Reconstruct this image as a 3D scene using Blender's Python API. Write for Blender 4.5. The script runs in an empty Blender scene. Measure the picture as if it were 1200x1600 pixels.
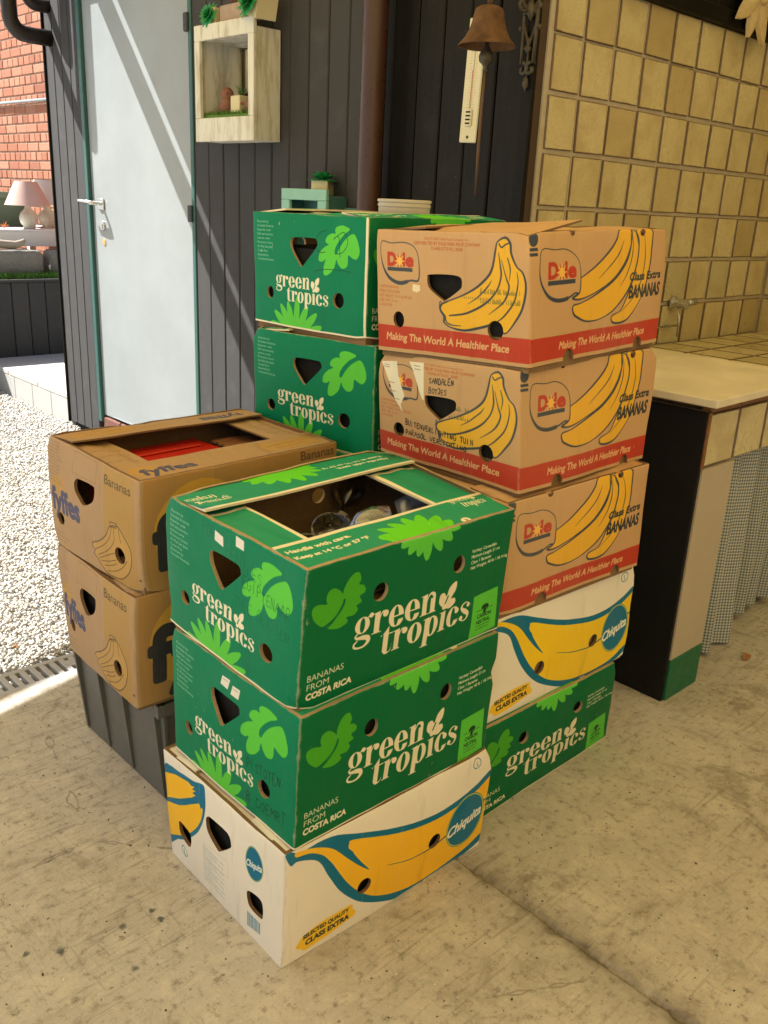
import bpy, bmesh, math, random
import numpy as np
from mathutils import Vector, Matrix, geometry, noise

random.seed(7); rng = np.random.default_rng(7)
sc = bpy.context.scene
C = sc.collection
PI = math.pi

# ------------------------------------------------------------------ camera
CAM_H = 1.285
FW = Vector((0.65664, 0.68031, -0.32557)); RT = Vector((0.72961, -0.68233, 0.04577)); DN = Vector((-0.19101, -0.26760, -0.94441))
cam_data = bpy.data.cameras.new('camera'); cam = bpy.data.objects.new('camera', cam_data); C.objects.link(cam)
m = Matrix((RT, -DN, -FW)).transposed().to_4x4(); m.translation = (0, 0, CAM_H); cam.matrix_world = m
cam_data.sensor_fit = 'VERTICAL'; cam_data.sensor_height = 24.0; cam_data.lens = 24.0 * 1397.4 / 1600
cam_data.clip_start = 0.05; cam_data.clip_end = 500
sc.camera = cam

# ------------------------------------------------------------------ sky, sun, exposure
SUN_DIR = Vector((0.60, -1.0, -1.45)).normalized()          # the way the light travels
sun_el = math.asin(-SUN_DIR.z); sun_az = math.atan2(-SUN_DIR.x, -SUN_DIR.y)
world = bpy.data.worlds.new('World'); sc.world = world; world.use_nodes = True
wt = world.node_tree; bg = wt.nodes['Background']
sky = wt.nodes.new('ShaderNodeTexSky'); sky.sky_type = 'NISHITA'; sky.sun_disc = False
sky.sun_elevation = sun_el; sky.sun_rotation = sun_az; sky.air_density = 1.0; sky.dust_density = 2.0; sky.ozone_density = 0.6
wt.links.new(sky.outputs[0], bg.inputs[0]); bg.inputs[1].default_value = 0.058
sd = bpy.data.lights.new('sun', 'SUN'); sd.energy = 5.0; sd.angle = math.radians(0.5); sd.color = (1.0, 0.98, 0.945)
sun = bpy.data.objects.new('sun', sd); C.objects.link(sun); sun.rotation_euler = SUN_DIR.to_track_quat('-Z', 'Y').to_euler()
sun.location = (-1, 6, 8)
sc.view_settings.view_transform = 'Standard'; sc.view_settings.look = 'None'
sc.view_settings.exposure = 1.47; sc.view_settings.gamma = 1.0; sc.view_settings.use_curve_mapping = False
try:
    sc.cycles.max_bounces = 10; sc.cycles.diffuse_bounces = 6; sc.cycles.transmission_bounces = 8
    sc.cycles.sample_clamp_indirect = 4.0; sc.cycles.caustics_reflective = False; sc.cycles.caustics_refractive = False
except Exception: pass

# ------------------------------------------------------------------ small helpers
def tag(o, label=None, cat=None, group=None, kind=None):
    if label: o['label'] = label
    if cat: o['category'] = cat
    if group: o['group'] = group
    if kind: o['kind'] = kind
    return o

def empty(name, loc=(0, 0, 0), rz=0.0):
    o = bpy.data.objects.new(name, None); C.objects.link(o); o.location = loc; o.rotation_euler = (0, 0, rz)
    o.empty_display_size = 0.05
    return o

def link(name, me, parent=None):
    o = bpy.data.objects.new(name, me); C.objects.link(o)
    if parent is not None:
        o.parent = parent
    return o

def copy_tree(o, parent=None):
    c = o.copy(); C.objects.link(c)
    if parent is not None: c.parent = parent
    for ch in list(o.children): copy_tree(ch, c)
    return c

class MB:
    """collects polygons, builds one mesh"""
    def __init__(s): s.v = []; s.f = []; s.m = []; s.uv = {}
    def add(s, vs, fs, mi=0):
        n = len(s.v); s.v += [tuple(p) for p in vs]
        for f in fs: s.f.append([i + n for i in f]); s.m.append(mi)
        return n
    def box(s, lo, hi, mi=0, M=None, bev=0.0):
        (x0, y0, z0), (x1, y1, z1) = lo, hi
        if bev > 0:
            b = min(bev, .45 * abs(x1 - x0), .45 * abs(y1 - y0), .45 * abs(z1 - z0))
            bm = bmesh.new(); bmesh.ops.create_cube(bm, size=1)
            for v in bm.verts: v.co = Vector((x0 + (v.co.x + .5) * (x1 - x0), y0 + (v.co.y + .5) * (y1 - y0), z0 + (v.co.z + .5) * (z1 - z0)))
            bmesh.ops.bevel(bm, geom=bm.edges[:], offset=b, segments=1, affect='EDGES')
            bm.verts.index_update()
            vs = [v.co.copy() for v in bm.verts]; fs = [[v.index for v in f.verts] for f in bm.faces]; bm.free()
        else:
            vs = [Vector(p) for p in ((x0,y0,z0),(x1,y0,z0),(x1,y1,z0),(x0,y1,z0),(x0,y0,z1),(x1,y0,z1),(x1,y1,z1),(x0,y1,z1))]
            fs = [(0,3,2,1),(4,5,6,7),(0,1,5,4),(1,2,6,5),(2,3,7,6),(3,0,4,7)]
        if M is not None: vs = [M @ v for v in vs]
        s.add(vs, fs, mi)
    def lathe(s, prof, c=(0, 0, 0), n=24, mi=0, M=None):
        vs = []; fs = []
        for r, z in prof:
            for k in range(n):
                a = 2 * PI * k / n; p = Vector((r * math.cos(a), r * math.sin(a), z))
                p = (M @ p) if M is not None else p
                vs.append(p + Vector(c))
        for i in range(len(prof) - 1):
            for k in range(n):
                k2 = (k + 1) % n; fs.append((i*n+k, i*n+k2, (i+1)*n+k2, (i+1)*n+k))
        s.add(vs, fs, mi)
    def tube(s, pts, r, n=8, mi=0, cap=True):
        pts = [Vector(p) for p in pts]; vs = []; fs = []; N = len(pts); up = Vector((.13, .21, .97))
        for i, p in enumerate(pts):
            t = (pts[min(i+1, N-1)] - pts[max(i-1, 0)]).normalized()
            a = t.cross(up)
            if a.length < .15: a = t.cross(Vector((1, .1, 0)))
            a.normalize(); b = t.cross(a)
            rr = r[i] if isinstance(r, (list, tuple)) else r
            for k in range(n):
                q = 2 * PI * k / n; vs.append(p + a * (rr * math.cos(q)) + b * (rr * math.sin(q)))
        for i in range(N - 1):
            for k in range(n):
                k2 = (k+1) % n; fs.append((i*n+k, i*n+k2, (i+1)*n+k2, (i+1)*n+k))
        if cap: fs.append(tuple(range(n))[::-1]); fs.append(tuple((N-1)*n + k for k in range(n)))
        s.add(vs, fs, mi)
    def prism(s, poly, M, d, mi=0):
        """2D outline pushed out by d along z, placed with matrix M"""
        n = len(poly); vs = [M @ Vector((x, y, 0)) for x, y in poly] + [M @ Vector((x, y, d)) for x, y in poly]
        tri = geometry.tessellate_polygon([[Vector((x, y, 0)) for x, y in poly]])
        fs = [tuple(t) for t in tri] + [tuple(i + n for i in t[::-1]) for t in tri] + [(i, (i+1) % n, (i+1) % n + n, i + n) for i in range(n)]
        s.add(vs, fs, mi)
    def mesh(s, name, mats, smooth=False):
        me = bpy.data.meshes.new(name); me.from_pydata(s.v, [], s.f)
        for mt in (mats if isinstance(mats, (list, tuple)) else [mats]): me.materials.append(mt)
        me.polygons.foreach_set('material_index', s.m)
        bm = bmesh.new(); bm.from_mesh(me); bmesh.ops.recalc_face_normals(bm, faces=bm.faces); bm.to_mesh(me); bm.free()
        if smooth: me.shade_smooth() if hasattr(me, 'shade_smooth') else None
        if smooth == 'auto' and hasattr(me, 'set_sharp_from_angle'): me.set_sharp_from_angle(angle=math.radians(38))
        me.update(); return me
    def build(s, name, mats, parent=None, smooth=False):
        return link(name, s.mesh(name, mats, smooth), parent)

# ------------------------------------------------------------------ node materials
def srgb(r, g, b):
    f = lambda c: (c/255)/12.92 if c/255 <= .04045 else ((c/255 + .055)/1.055)**2.4
    return (f(r), f(g), f(b), 1)

class NT:
    def __init__(s, name):
        s.mat = bpy.data.materials.new(name); s.mat.use_nodes = True; s.t = s.mat.node_tree
        s.b = s.t.nodes['Principled BSDF']
    def n(s, ty, **kw):
        nd = s.t.nodes.new(ty)
        for k, v in kw.items():
            if k in ('ins',):
                for a, b in v.items(): nd.inputs[a].default_value = b
            else: setattr(nd, k, v)
        return nd
    def l(s, a, b): s.t.links.new(a, b)
    def obj(s): return s.n('ShaderNodeTexCoord').outputs['Object']
    def geo(s): return s.n('ShaderNodeNewGeometry').outputs['Position']
    def uv(s): return s.n('ShaderNodeTexCoord').outputs['UV']
    def noise(s, vec, scale, detail=4, rough=.55, dist=0):
        nd = s.n('ShaderNodeTexNoise', ins={'Scale': scale, 'Detail': detail, 'Roughness': rough, 'Distortion': dist})
        s.l(vec, nd.inputs['Vector']); return nd.outputs['Fac']
    def vor(s, vec, scale, feature='F1', rnd=1.0):
        nd = s.n('ShaderNodeTexVoronoi', feature=feature, ins={'Scale': scale, 'Randomness': rnd}); s.l(vec, nd.inputs['Vector']); return nd
    def ramp(s, fac, stops, interp='LINEAR'):
        nd = s.n('ShaderNodeValToRGB'); cr = nd.color_ramp; cr.interpolation = interp
        while len(cr.elements) < len(stops): cr.elements.new(.5)
        for e, (p, c) in zip(cr.elements, stops):
            e.position = p; e.color = c if isinstance(c, tuple) else (c, c, c, 1)
        s.l(fac, nd.inputs[0]); return nd.outputs[0]
    def math(s, op, a, b=None, clamp=False):
        nd = s.n('ShaderNodeMath', operation=op, use_clamp=clamp)
        for i, x in enumerate((a, b)):
            if x is None: continue
            if isinstance(x, (int, float)): nd.inputs[i].default_value = x
            else: s.l(x, nd.inputs[i])
        return nd.outputs[0]
    def mix(s, fac, a, b, mode='MIX'):
        nd = s.n('ShaderNodeMix', data_type='RGBA', blend_type=mode)
        for i, x in ((0, fac), (6, a), (7, b)):
            if isinstance(x, (int, float)): nd.inputs[i].default_value = x
            elif isinstance(x, tuple): nd.inputs[i].default_value = x
            else: s.l(x, nd.inputs[i])
        return nd.outputs[2]
    def mapping(s, vec, scale=(1,1,1), loc=(0,0,0), rot=(0,0,0)):
        nd = s.n('ShaderNodeMapping'); nd.inputs['Scale'].default_value = scale; nd.inputs['Location'].default_value = loc; nd.inputs['Rotation'].default_value = rot
        s.l(vec, nd.inputs['Vector']); return nd.outputs[0]
    def bump(s, h, strength=.3, dist=.01, prev=None):
        nd = s.n('ShaderNodeBump', ins={'Strength': strength, 'Distance': dist}); s.l(h, nd.inputs['Height'])
        if prev is not None: s.l(prev, nd.inputs['Normal'])
        return nd.outputs[0]
    def set(s, color=None, rough=None, normal=None, metal=None, spec=None):
        for k, x in (('Base Color', color), ('Roughness', rough), ('Normal', normal), ('Metallic', metal), ('Specular IOR Level', spec)):
            if x is None: continue
            if isinstance(x, (int, float, tuple)): s.b.inputs[k].default_value = x
            else: s.l(x, s.b.inputs[k])
        return s.mat

def simple(name, col, rough=.6, var=.12, scale=30, bump=.1, bscale=120, metal=0, spec=.4, bdist=.002):
    """plain material with soft colour variation and fine relief"""
    t = NT(name); p = t.obj()
    c = t.mix(t.noise(p, scale), tuple(x * (1 - var) for x in col[:3]) + (1,), tuple(min(1, x * (1 + var)) for x in col[:3]) + (1,))
    r = t.ramp(t.noise(p, scale * 1.7), [(.3, max(.02, rough - .1)), (.7, min(1, rough + .1))])
    return t.set(c, r, t.bump(t.noise(p, bscale), bump, bdist), metal, spec)

def object_random(t, amount_lo, amount_hi):
    oi = t.n('ShaderNodeObjectInfo'); mr = t.n('ShaderNodeMapRange', ins={'To Min': amount_lo, 'To Max': amount_hi}); t.l(oi.outputs['Random'], mr.inputs[0])
    return mr.outputs[0], oi.outputs['Random']

def mat_concrete():
    t = NT('concrete'); p = t.geo()
    big = t.noise(p, 1.3, 5, .6, .5); mid = t.noise(p, 9, 8, .68, .6); fine = t.noise(p, 48, 8, .74); grit = t.noise(p, 190, 4, .7)
    c = t.mix(t.ramp(big, [(.3, 0.0), (.72, 1.0)]), (.45, .412, .345, 1), (.55, .512, .435, 1))
    c = t.mix(t.ramp(mid, [(.50, 0.0), (.60, .55)]), c, (.60, .555, .455, 1))
    c = t.mix(t.ramp(mid, [(.35, .45), (.45, 0.0)]), c, (.27, .232, .175, 1))
    c = t.mix(t.ramp(t.noise(p, 3.6, 9, .72, .9), [(.575, 0.0), (.64, .6)]), c, (.215, .185, .135, 1))
    c = t.mix(t.ramp(fine, [(.33, .85), (.47, 0.0)]), c, (.20, .168, .125, 1))
    c = t.mix(t.ramp(fine, [(.56, 0.0), (.68, .6)]), c, (.66, .61, .50, 1))
    c = t.mix(t.ramp(grit, [(.60, 0.0), (.70, .55)]), c, (.66, .61, .52, 1)); c = t.mix(t.ramp(grit, [(.30, .6), (.40, 0.0)]), c, (.16, .135, .10, 1))
    # trowel and brush marks
    for rot, sc1, sc2, th, am, msk in ((.35, 6, 90, .54, .5, 1.9), (-.55, 110, 7, .58, .55, 2.6)):
        st = t.noise(t.mapping(p, (sc1, sc2, 1), rot=(0, 0, rot)), 1.0, 6, .7, 1.0)
        c = t.mix(t.math('MULTIPLY', t.ramp(st, [(th, 0.0), (th + .09, am)]), t.ramp(t.noise(p, msk, 4), [(.45, 0.0), (.56, 1.0)])), c, (.22, .19, .14, 1))
    pit = t.vor(p, 42); dk = t.math('MULTIPLY', t.ramp(pit.outputs['Distance'], [(.05, 1.0), (.11, 0.0)]), t.ramp(t.noise(p, 13, 3), [(.50, 0.0), (.58, 1.0)]))
    p2 = t.vor(t.mapping(p, loc=(5.3, 2.2, 0)), 15); dk = t.math('MAXIMUM', dk, t.math('MULTIPLY', t.ramp(p2.outputs['Distance'], [(.03, 1.0), (.06, 0.0)]), t.ramp(t.noise(p, 5, 3), [(.52, 0.0), (.60, .9)])))
    c = t.mix(t.math('MULTIPLY', dk, .85), c, (.06, .048, .036, 1))
    lt = t.vor(t.mapping(p, loc=(3.1, 7.7, 0)), 26); w = t.ramp(lt.outputs['Distance'], [(.03, 1.0), (.06, 0.0)])
    c = t.mix(t.math('MULTIPLY', t.math('MULTIPLY', w, t.ramp(t.noise(p, 6, 3), [(.50, 0.0), (.58, 1.0)])), .85), c, (.74, .70, .60, 1))
    # hairline cracks
    ck = t.vor(t.n('ShaderNodeVectorMath').outputs[0] if False else t.mapping(p, (1, 1, 1)), 1.15, 'DISTANCE_TO_EDGE'); wv = t.noise(p, 8, 4)
    cd = t.math('ADD', ck.outputs['Distance'], t.math('MULTIPLY', t.math('SUBTRACT', wv, .5), .09))
    crk = t.math('MULTIPLY', t.ramp(t.math('ABSOLUTE', cd), [(.0008, 1.0), (.0035, 0.0)]), t.ramp(t.noise(p, 2.2, 2), [(.52, 0.0), (.58, .55)])); c = t.mix(crk, c, (.13, .105, .075, 1))
    # old drops of dark green paint
    wob = t.n('ShaderNodeTexNoise', ins={'Scale': 70.0, 'Detail': 2.0}); t.l(p, wob.inputs['Vector'])
    vs = t.n('ShaderNodeVectorMath', operation='MULTIPLY_ADD'); t.l(wob.outputs['Color'], vs.inputs[0]); vs.inputs[1].default_value = (.022, .022, 0); t.l(p, vs.inputs[2])
    drops = None
    for x, y, r in ((.647,1.25,.012),(.647,1.222,.010),(.477,1.27,.015),(.587,1.25,.008),(.557,1.26,.006),(.427,1.30,.009),(.556,1.15,.008),(.567,1.64,.006),(.557,1.50,.005),(.667,1.04,.005),(1.10,.80,.006),(.83,.70,.004)):
        d = t.n('ShaderNodeVectorMath', operation='DISTANCE'); t.l(vs.outputs[0], d.inputs[0]); d.inputs[1].default_value = (x + .011, y + .011, 0)
        k = t.ramp(d.outputs['Value'], [(r*.42, 1.0), (r*.62, 0.0)])
        drops = k if drops is None else t.math('MAXIMUM', drops, k)
    c = t.mix(t.math('MULTIPLY', drops, .85), c, (.045, .062, .056, 1))
    # dirt gathered along the slab joint at x = 1.2
    sx = t.n('ShaderNodeSeparateXYZ'); t.l(vs.outputs[0], sx.inputs[0])
    dj = t.math('ABSOLUTE', t.math('SUBTRACT', sx.outputs[0], 1.211))
    near = t.ramp(dj, [(0.0, .9), (.010, .75), (.03, .3), (.09, 0.0)])
    c = t.mix(t.ramp(dj, [(.0012, .65), (.0042, 0.0)]), c, (.055, .042, .03, 1))
    c = t.mix(t.math('MULTIPLY', near, t.ramp(t.noise(p, 14, 5), [(.35, .25), (.6, 1.0)])), c, (.13, .105, .078, 1))
    h = t.math('ADD', t.math('MULTIPLY', mid, .5), t.math('ADD', t.math('MULTIPLY', fine, .35), t.math('MULTIPLY', grit, .2)))
    h = t.math('SUBTRACT', h, t.math('MULTIPLY', t.math('MAXIMUM', dk, crk), .3))
    r = t.ramp(mid, [(.3, .62), (.7, .86)])
    return t.set(c, r, t.bump(h, .7, .007), 0, .3)

def mat_planks(name='dark_plank', lo=(.006, .0052, .0037, 1), hi=(.013, .011, .008, 1), worn=(.022, .019, .015, 1), rough=.42, spec=.14):
    t = NT(name); p = t.obj(); am, rnd = object_random(t, .72, 1.3)
    pp = t.n('ShaderNodeVectorMath', operation='ADD'); t.l(p, pp.inputs[0])
    cx = t.n('ShaderNodeCombineXYZ'); t.l(t.math('MULTIPLY', rnd, 40), cx.inputs[2]); t.l(cx.outputs[0], pp.inputs[1]); q = pp.outputs[0]
    g = t.noise(t.mapping(q, (1, 60, 2.2)), 1.0, 6, .62, .6)
    c = t.mix(t.ramp(g, [(.3, 0.0), (.7, 1.0)]), lo, hi)
    c = t.mix(t.ramp(t.noise(q, 9, 5), [(.55, 0.0), (.75, .5)]), c, worn)
    c = t.mix(t.ramp(t.noise(q, 130, 2), [(.70, 0.0), (.76, .5)]), c, (.2, .18, .16, 1))
    mm = t.n('ShaderNodeMix', data_type='RGBA', blend_type='MULTIPLY'); mm.inputs[0].default_value = 1; t.l(c, mm.inputs[6])
    cc = t.n('ShaderNodeCombineColor'); [t.l(am, cc.inputs[i]) for i in range(3)]; t.l(cc.outputs[0], mm.inputs[7])
    return t.set(mm.outputs[2], t.ramp(g, [(.3, rough), (.7, rough + .12)]), t.bump(g, .16, .0022), 0, spec)

def mat_tile():
    t = NT('glazed_tile'); p = t.geo(); am, rnd = object_random(t, 0, 1)
    add = t.n('ShaderNodeVectorMath', operation='ADD'); t.l(p, add.inputs[0]); cx = t.n('ShaderNodeCombineXYZ')
    t.l(t.math('MULTIPLY', rnd, 31), cx.inputs[0]); t.l(t.math('MULTIPLY', rnd, 17), cx.inputs[2]); t.l(cx.outputs[0], add.inputs[1]); q = add.outputs[0]
    base = t.ramp(rnd, [(0, (.55, .475, .25, 1)), (.35, (.62, .55, .315, 1)), (.7, (.58, .51, .275, 1)), (.9, (.44, .355, .165, 1)), (1, (.51, .48, .28, 1))])
    cl = t.noise(q, 9, 4, .6, .4)
    c = t.mix(t.ramp(cl, [(.44, 0.0), (.72, .60)]), base, (.38, .27, .115, 1))
    c = t.mix(t.ramp(t.noise(q, 120, 4, .7), [(.38, .30), (.50, 0.0)]), c, (.36, .27, .14, 1))
    v = t.vor(q, 60); c = t.mix(t.math('MULTIPLY', t.ramp(v.outputs['Distance'], [(.05, 1.0), (.09, 0.0)]), t.ramp(t.noise(q, 16, 2), [(.55, 0.0), (.62, .7)])), c, (.16, .10, .05, 1))
    # fired brown rim of each tile, from its own coordinates
    s = t.n('ShaderNodeSeparateXYZ'); t.l(t.n('ShaderNodeTexCoord').outputs['Generated'], s.inputs[0])
    def edge(o): return t.math('MINIMUM', o, t.math('SUBTRACT', 1, o))
    e = t.math('MINIMUM', edge(s.outputs[0]), edge(s.outputs[2]))
    e = t.math('ADD', e, t.math('MULTIPLY', t.math('SUBTRACT', t.noise(q, 40, 3), .5), .03))
    c = t.mix(t.ramp(e, [(.012, .95), (.036, 0.0)]), c, (.13, .075, .035, 1))
    h = t.math('ADD', t.math('MULTIPLY', t.noise(q, 22, 3), .7), t.math('MULTIPLY', t.noise(q, 140, 2), .3))
    return t.set(c, t.ramp(cl, [(.3, .24), (.7, .42)]), t.bump(h, .16, .003), 0, .5)

def mat_card(name, img, cycles=64, rough=.58, scuff=(.75, .7, .58, 1), scuff_amt=.5, tint=.07, fade=.07):
    """printed corrugated board: the print is a generated image, the board adds flutes, wear and grain"""
    t = NT(name); uv = t.uv()
    ti = t.n('ShaderNodeTexImage', image=img, interpolation='Cubic', extension='EXTEND'); t.l(uv, ti.inputs[0])
    oi = t.n('ShaderNodeObjectInfo'); ad = t.n('ShaderNodeVectorMath', operation='ADD'); cx = t.n('ShaderNodeCombineXYZ')
    t.l(t.math('MULTIPLY', oi.outputs['Random'], 50), cx.inputs[2]); t.l(t.geo(), ad.inputs[0]); t.l(cx.outputs[0], ad.inputs[1]); p = ad.outputs[0]
    su = t.n('ShaderNodeSeparateXYZ'); t.l(uv, su.inputs[0])
    fl = t.math('SINE', t.math('MULTIPLY', su.outputs[0], cycles * 2 * PI))
    c = ti.outputs[0]
    c = t.mix(t.math('MULTIPLY', t.ramp(t.noise(p, 5, 5, .6), [(.35, 0.0), (.7, 1.0)]), tint), c, (.1, .075, .05, 1))
    fold = t.noise(t.mapping(uv, (16, .7, 1), loc=(0, 0, 0)), 1.0, 4, .7, .3); wash = t.noise(p, 3.2, 4, .6)
    c = t.mix(t.ramp(wash, [(.42, 0.0), (.72, fade)]), c, (.62, .58, .47, 1)); c = t.mix(t.ramp(fold, [(.60, 0.0), (.70, fade*1.4)]), c, (.70, .66, .54, 1)); c = t.mix(t.ramp(fold, [(.32, .12), (.42, 0.0)]), c, (.05, .04, .03, 1))
    c = t.mix(t.ramp(fl, [(.5, 0.0), (1, fade*.25)]), c, (.85, .8, .7, 1))
    # rubbed edges and scattered nicks where the liner shows
    def edge(o): return t.math('MINIMUM', o, t.math('SUBTRACT', 1, o))
    e = t.math('MINIMUM', edge(su.outputs[0]), edge(su.outputs[1]))
    e = t.math('ADD', e, t.math('MULTIPLY', t.noise(p, 26, 4, .7), .05))
    rub = t.ramp(e, [(.016, 1.0), (.032, 0.0)])
    nick = t.ramp(t.noise(t.mapping(p, (1, 1, .45)), 95, 3, .7), [(.685, 0.0), (.73, 1.0)])
    nick = t.math('MULTIPLY', nick, t.ramp(t.noise(p, 6, 3), [(.50, 0.0), (.64, 1.0)]))
    c = t.mix(t.math('MULTIPLY', t.math('MAXIMUM', rub, nick), scuff_amt), c, scuff)
    h = t.math('ADD', t.math('MULTIPLY', fl, .03), t.math('ADD', t.math('ADD', t.math('MULTIPLY', t.noise(p, 16, 4), .9), t.math('MULTIPLY', fold, .5)), t.math('MULTIPLY', t.noise(p, 240, 2), .08)))
    return t.set(c, t.ramp(t.noise(p, 12, 3), [(.3, rough - .08), (.7, rough + .1)]), t.bump(h, .22, .005), 0, .12)

def mat_kraft(name, col, var=.2):
    t = NT(name); p = t.obj()
    fib = t.noise(t.mapping(p, (90, 90, 260)), 1, 4, .7)
    c = t.mix(t.noise(p, 14, 5), tuple(x * (1 - var) for x in col[:3]) + (1,), tuple(x * (1 + var) for x in col[:3]) + (1,))
    c = t.mix(t.ramp(fib, [(.35, .35), (.6, 0.0)]), c, tuple(x * .55 for x in col[:3]) + (1,))
    return t.set(c, .8, t.bump(fib, .3, .002), 0, .2)

M = {}
M['concrete'] = mat_concrete(); M['plank'] = mat_planks(); M['plank_faded'] = mat_planks('faded_plank', (.010, .0088, .008, 1), (.024, .0215, .020, 1), (.055, .050, .048, 1), .80, 1.0); M['tile'] = mat_tile()
M['kraft'] = mat_kraft('kraft_board', (.25, .15, .07)); M['kraft_light'] = mat_kraft('light_kraft_board', (.50, .345, .19))
M['joint_black'] = simple('dark_backing', (.008, .0075, .007), .9)
M['grout'] = simple('tile_grout', (.46, .40, .29), .9, .2, 25, .4, 200)
t = NT('white_door_paint'); p_ = t.obj(); c_ = t.mix(t.ramp(t.noise(p_, 3, 5, .6), [(.4, 0.0), (.7, 1.0)]), (.275, .300, .300, 1), (.305, .335, .338, 1)); c_ = t.mix(t.ramp(t.noise(t.mapping(p_, (30, 30, 3)), 1, 5, .7), [(.60, 0.0), (.72, .35)]), c_, (.27, .28, .26, 1)); c_ = t.mix(t.ramp(t.noise(p_, 60, 3, .7), [(.68, 0.0), (.74, .4)]), c_, (.22, .22, .2, 1)); M['white_paint'] = t.set(c_, t.ramp(t.noise(p_, 5, 4), [(.3, .28), (.7, .45)]), t.bump(t.noise(p_, 40, 3), .08, .003), 0, .45)
M['green_paint'] = simple('green_frame_paint', (.035, .105, .092), .45, .15, 20)
M['brown_pipe'] = simple('brown_plastic_pipe', (.060, .027, .017), .34, .12, 12, .05)
M['black_pipe'] = simple('black_rain_pipe', (.022, .016, .012), .42, .1, 12, .05)
M['metal'] = simple('brushed_metal', (.62, .62, .62), .3, .05, 60, .04, 300, metal=1)
M['dark_metal'] = simple('dark_hinge_metal', (.03, .03, .032), .5, .1, 60, .1, 200)
M['mirror'] = NT('mirror_glass').set((.85, .86, .86, 1), .03, None, 1.0)
M['brick_dark'] = simple('dark_threshold_brick', (.16, .07, .05), .85, .3, 30, .5, 120)
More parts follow.
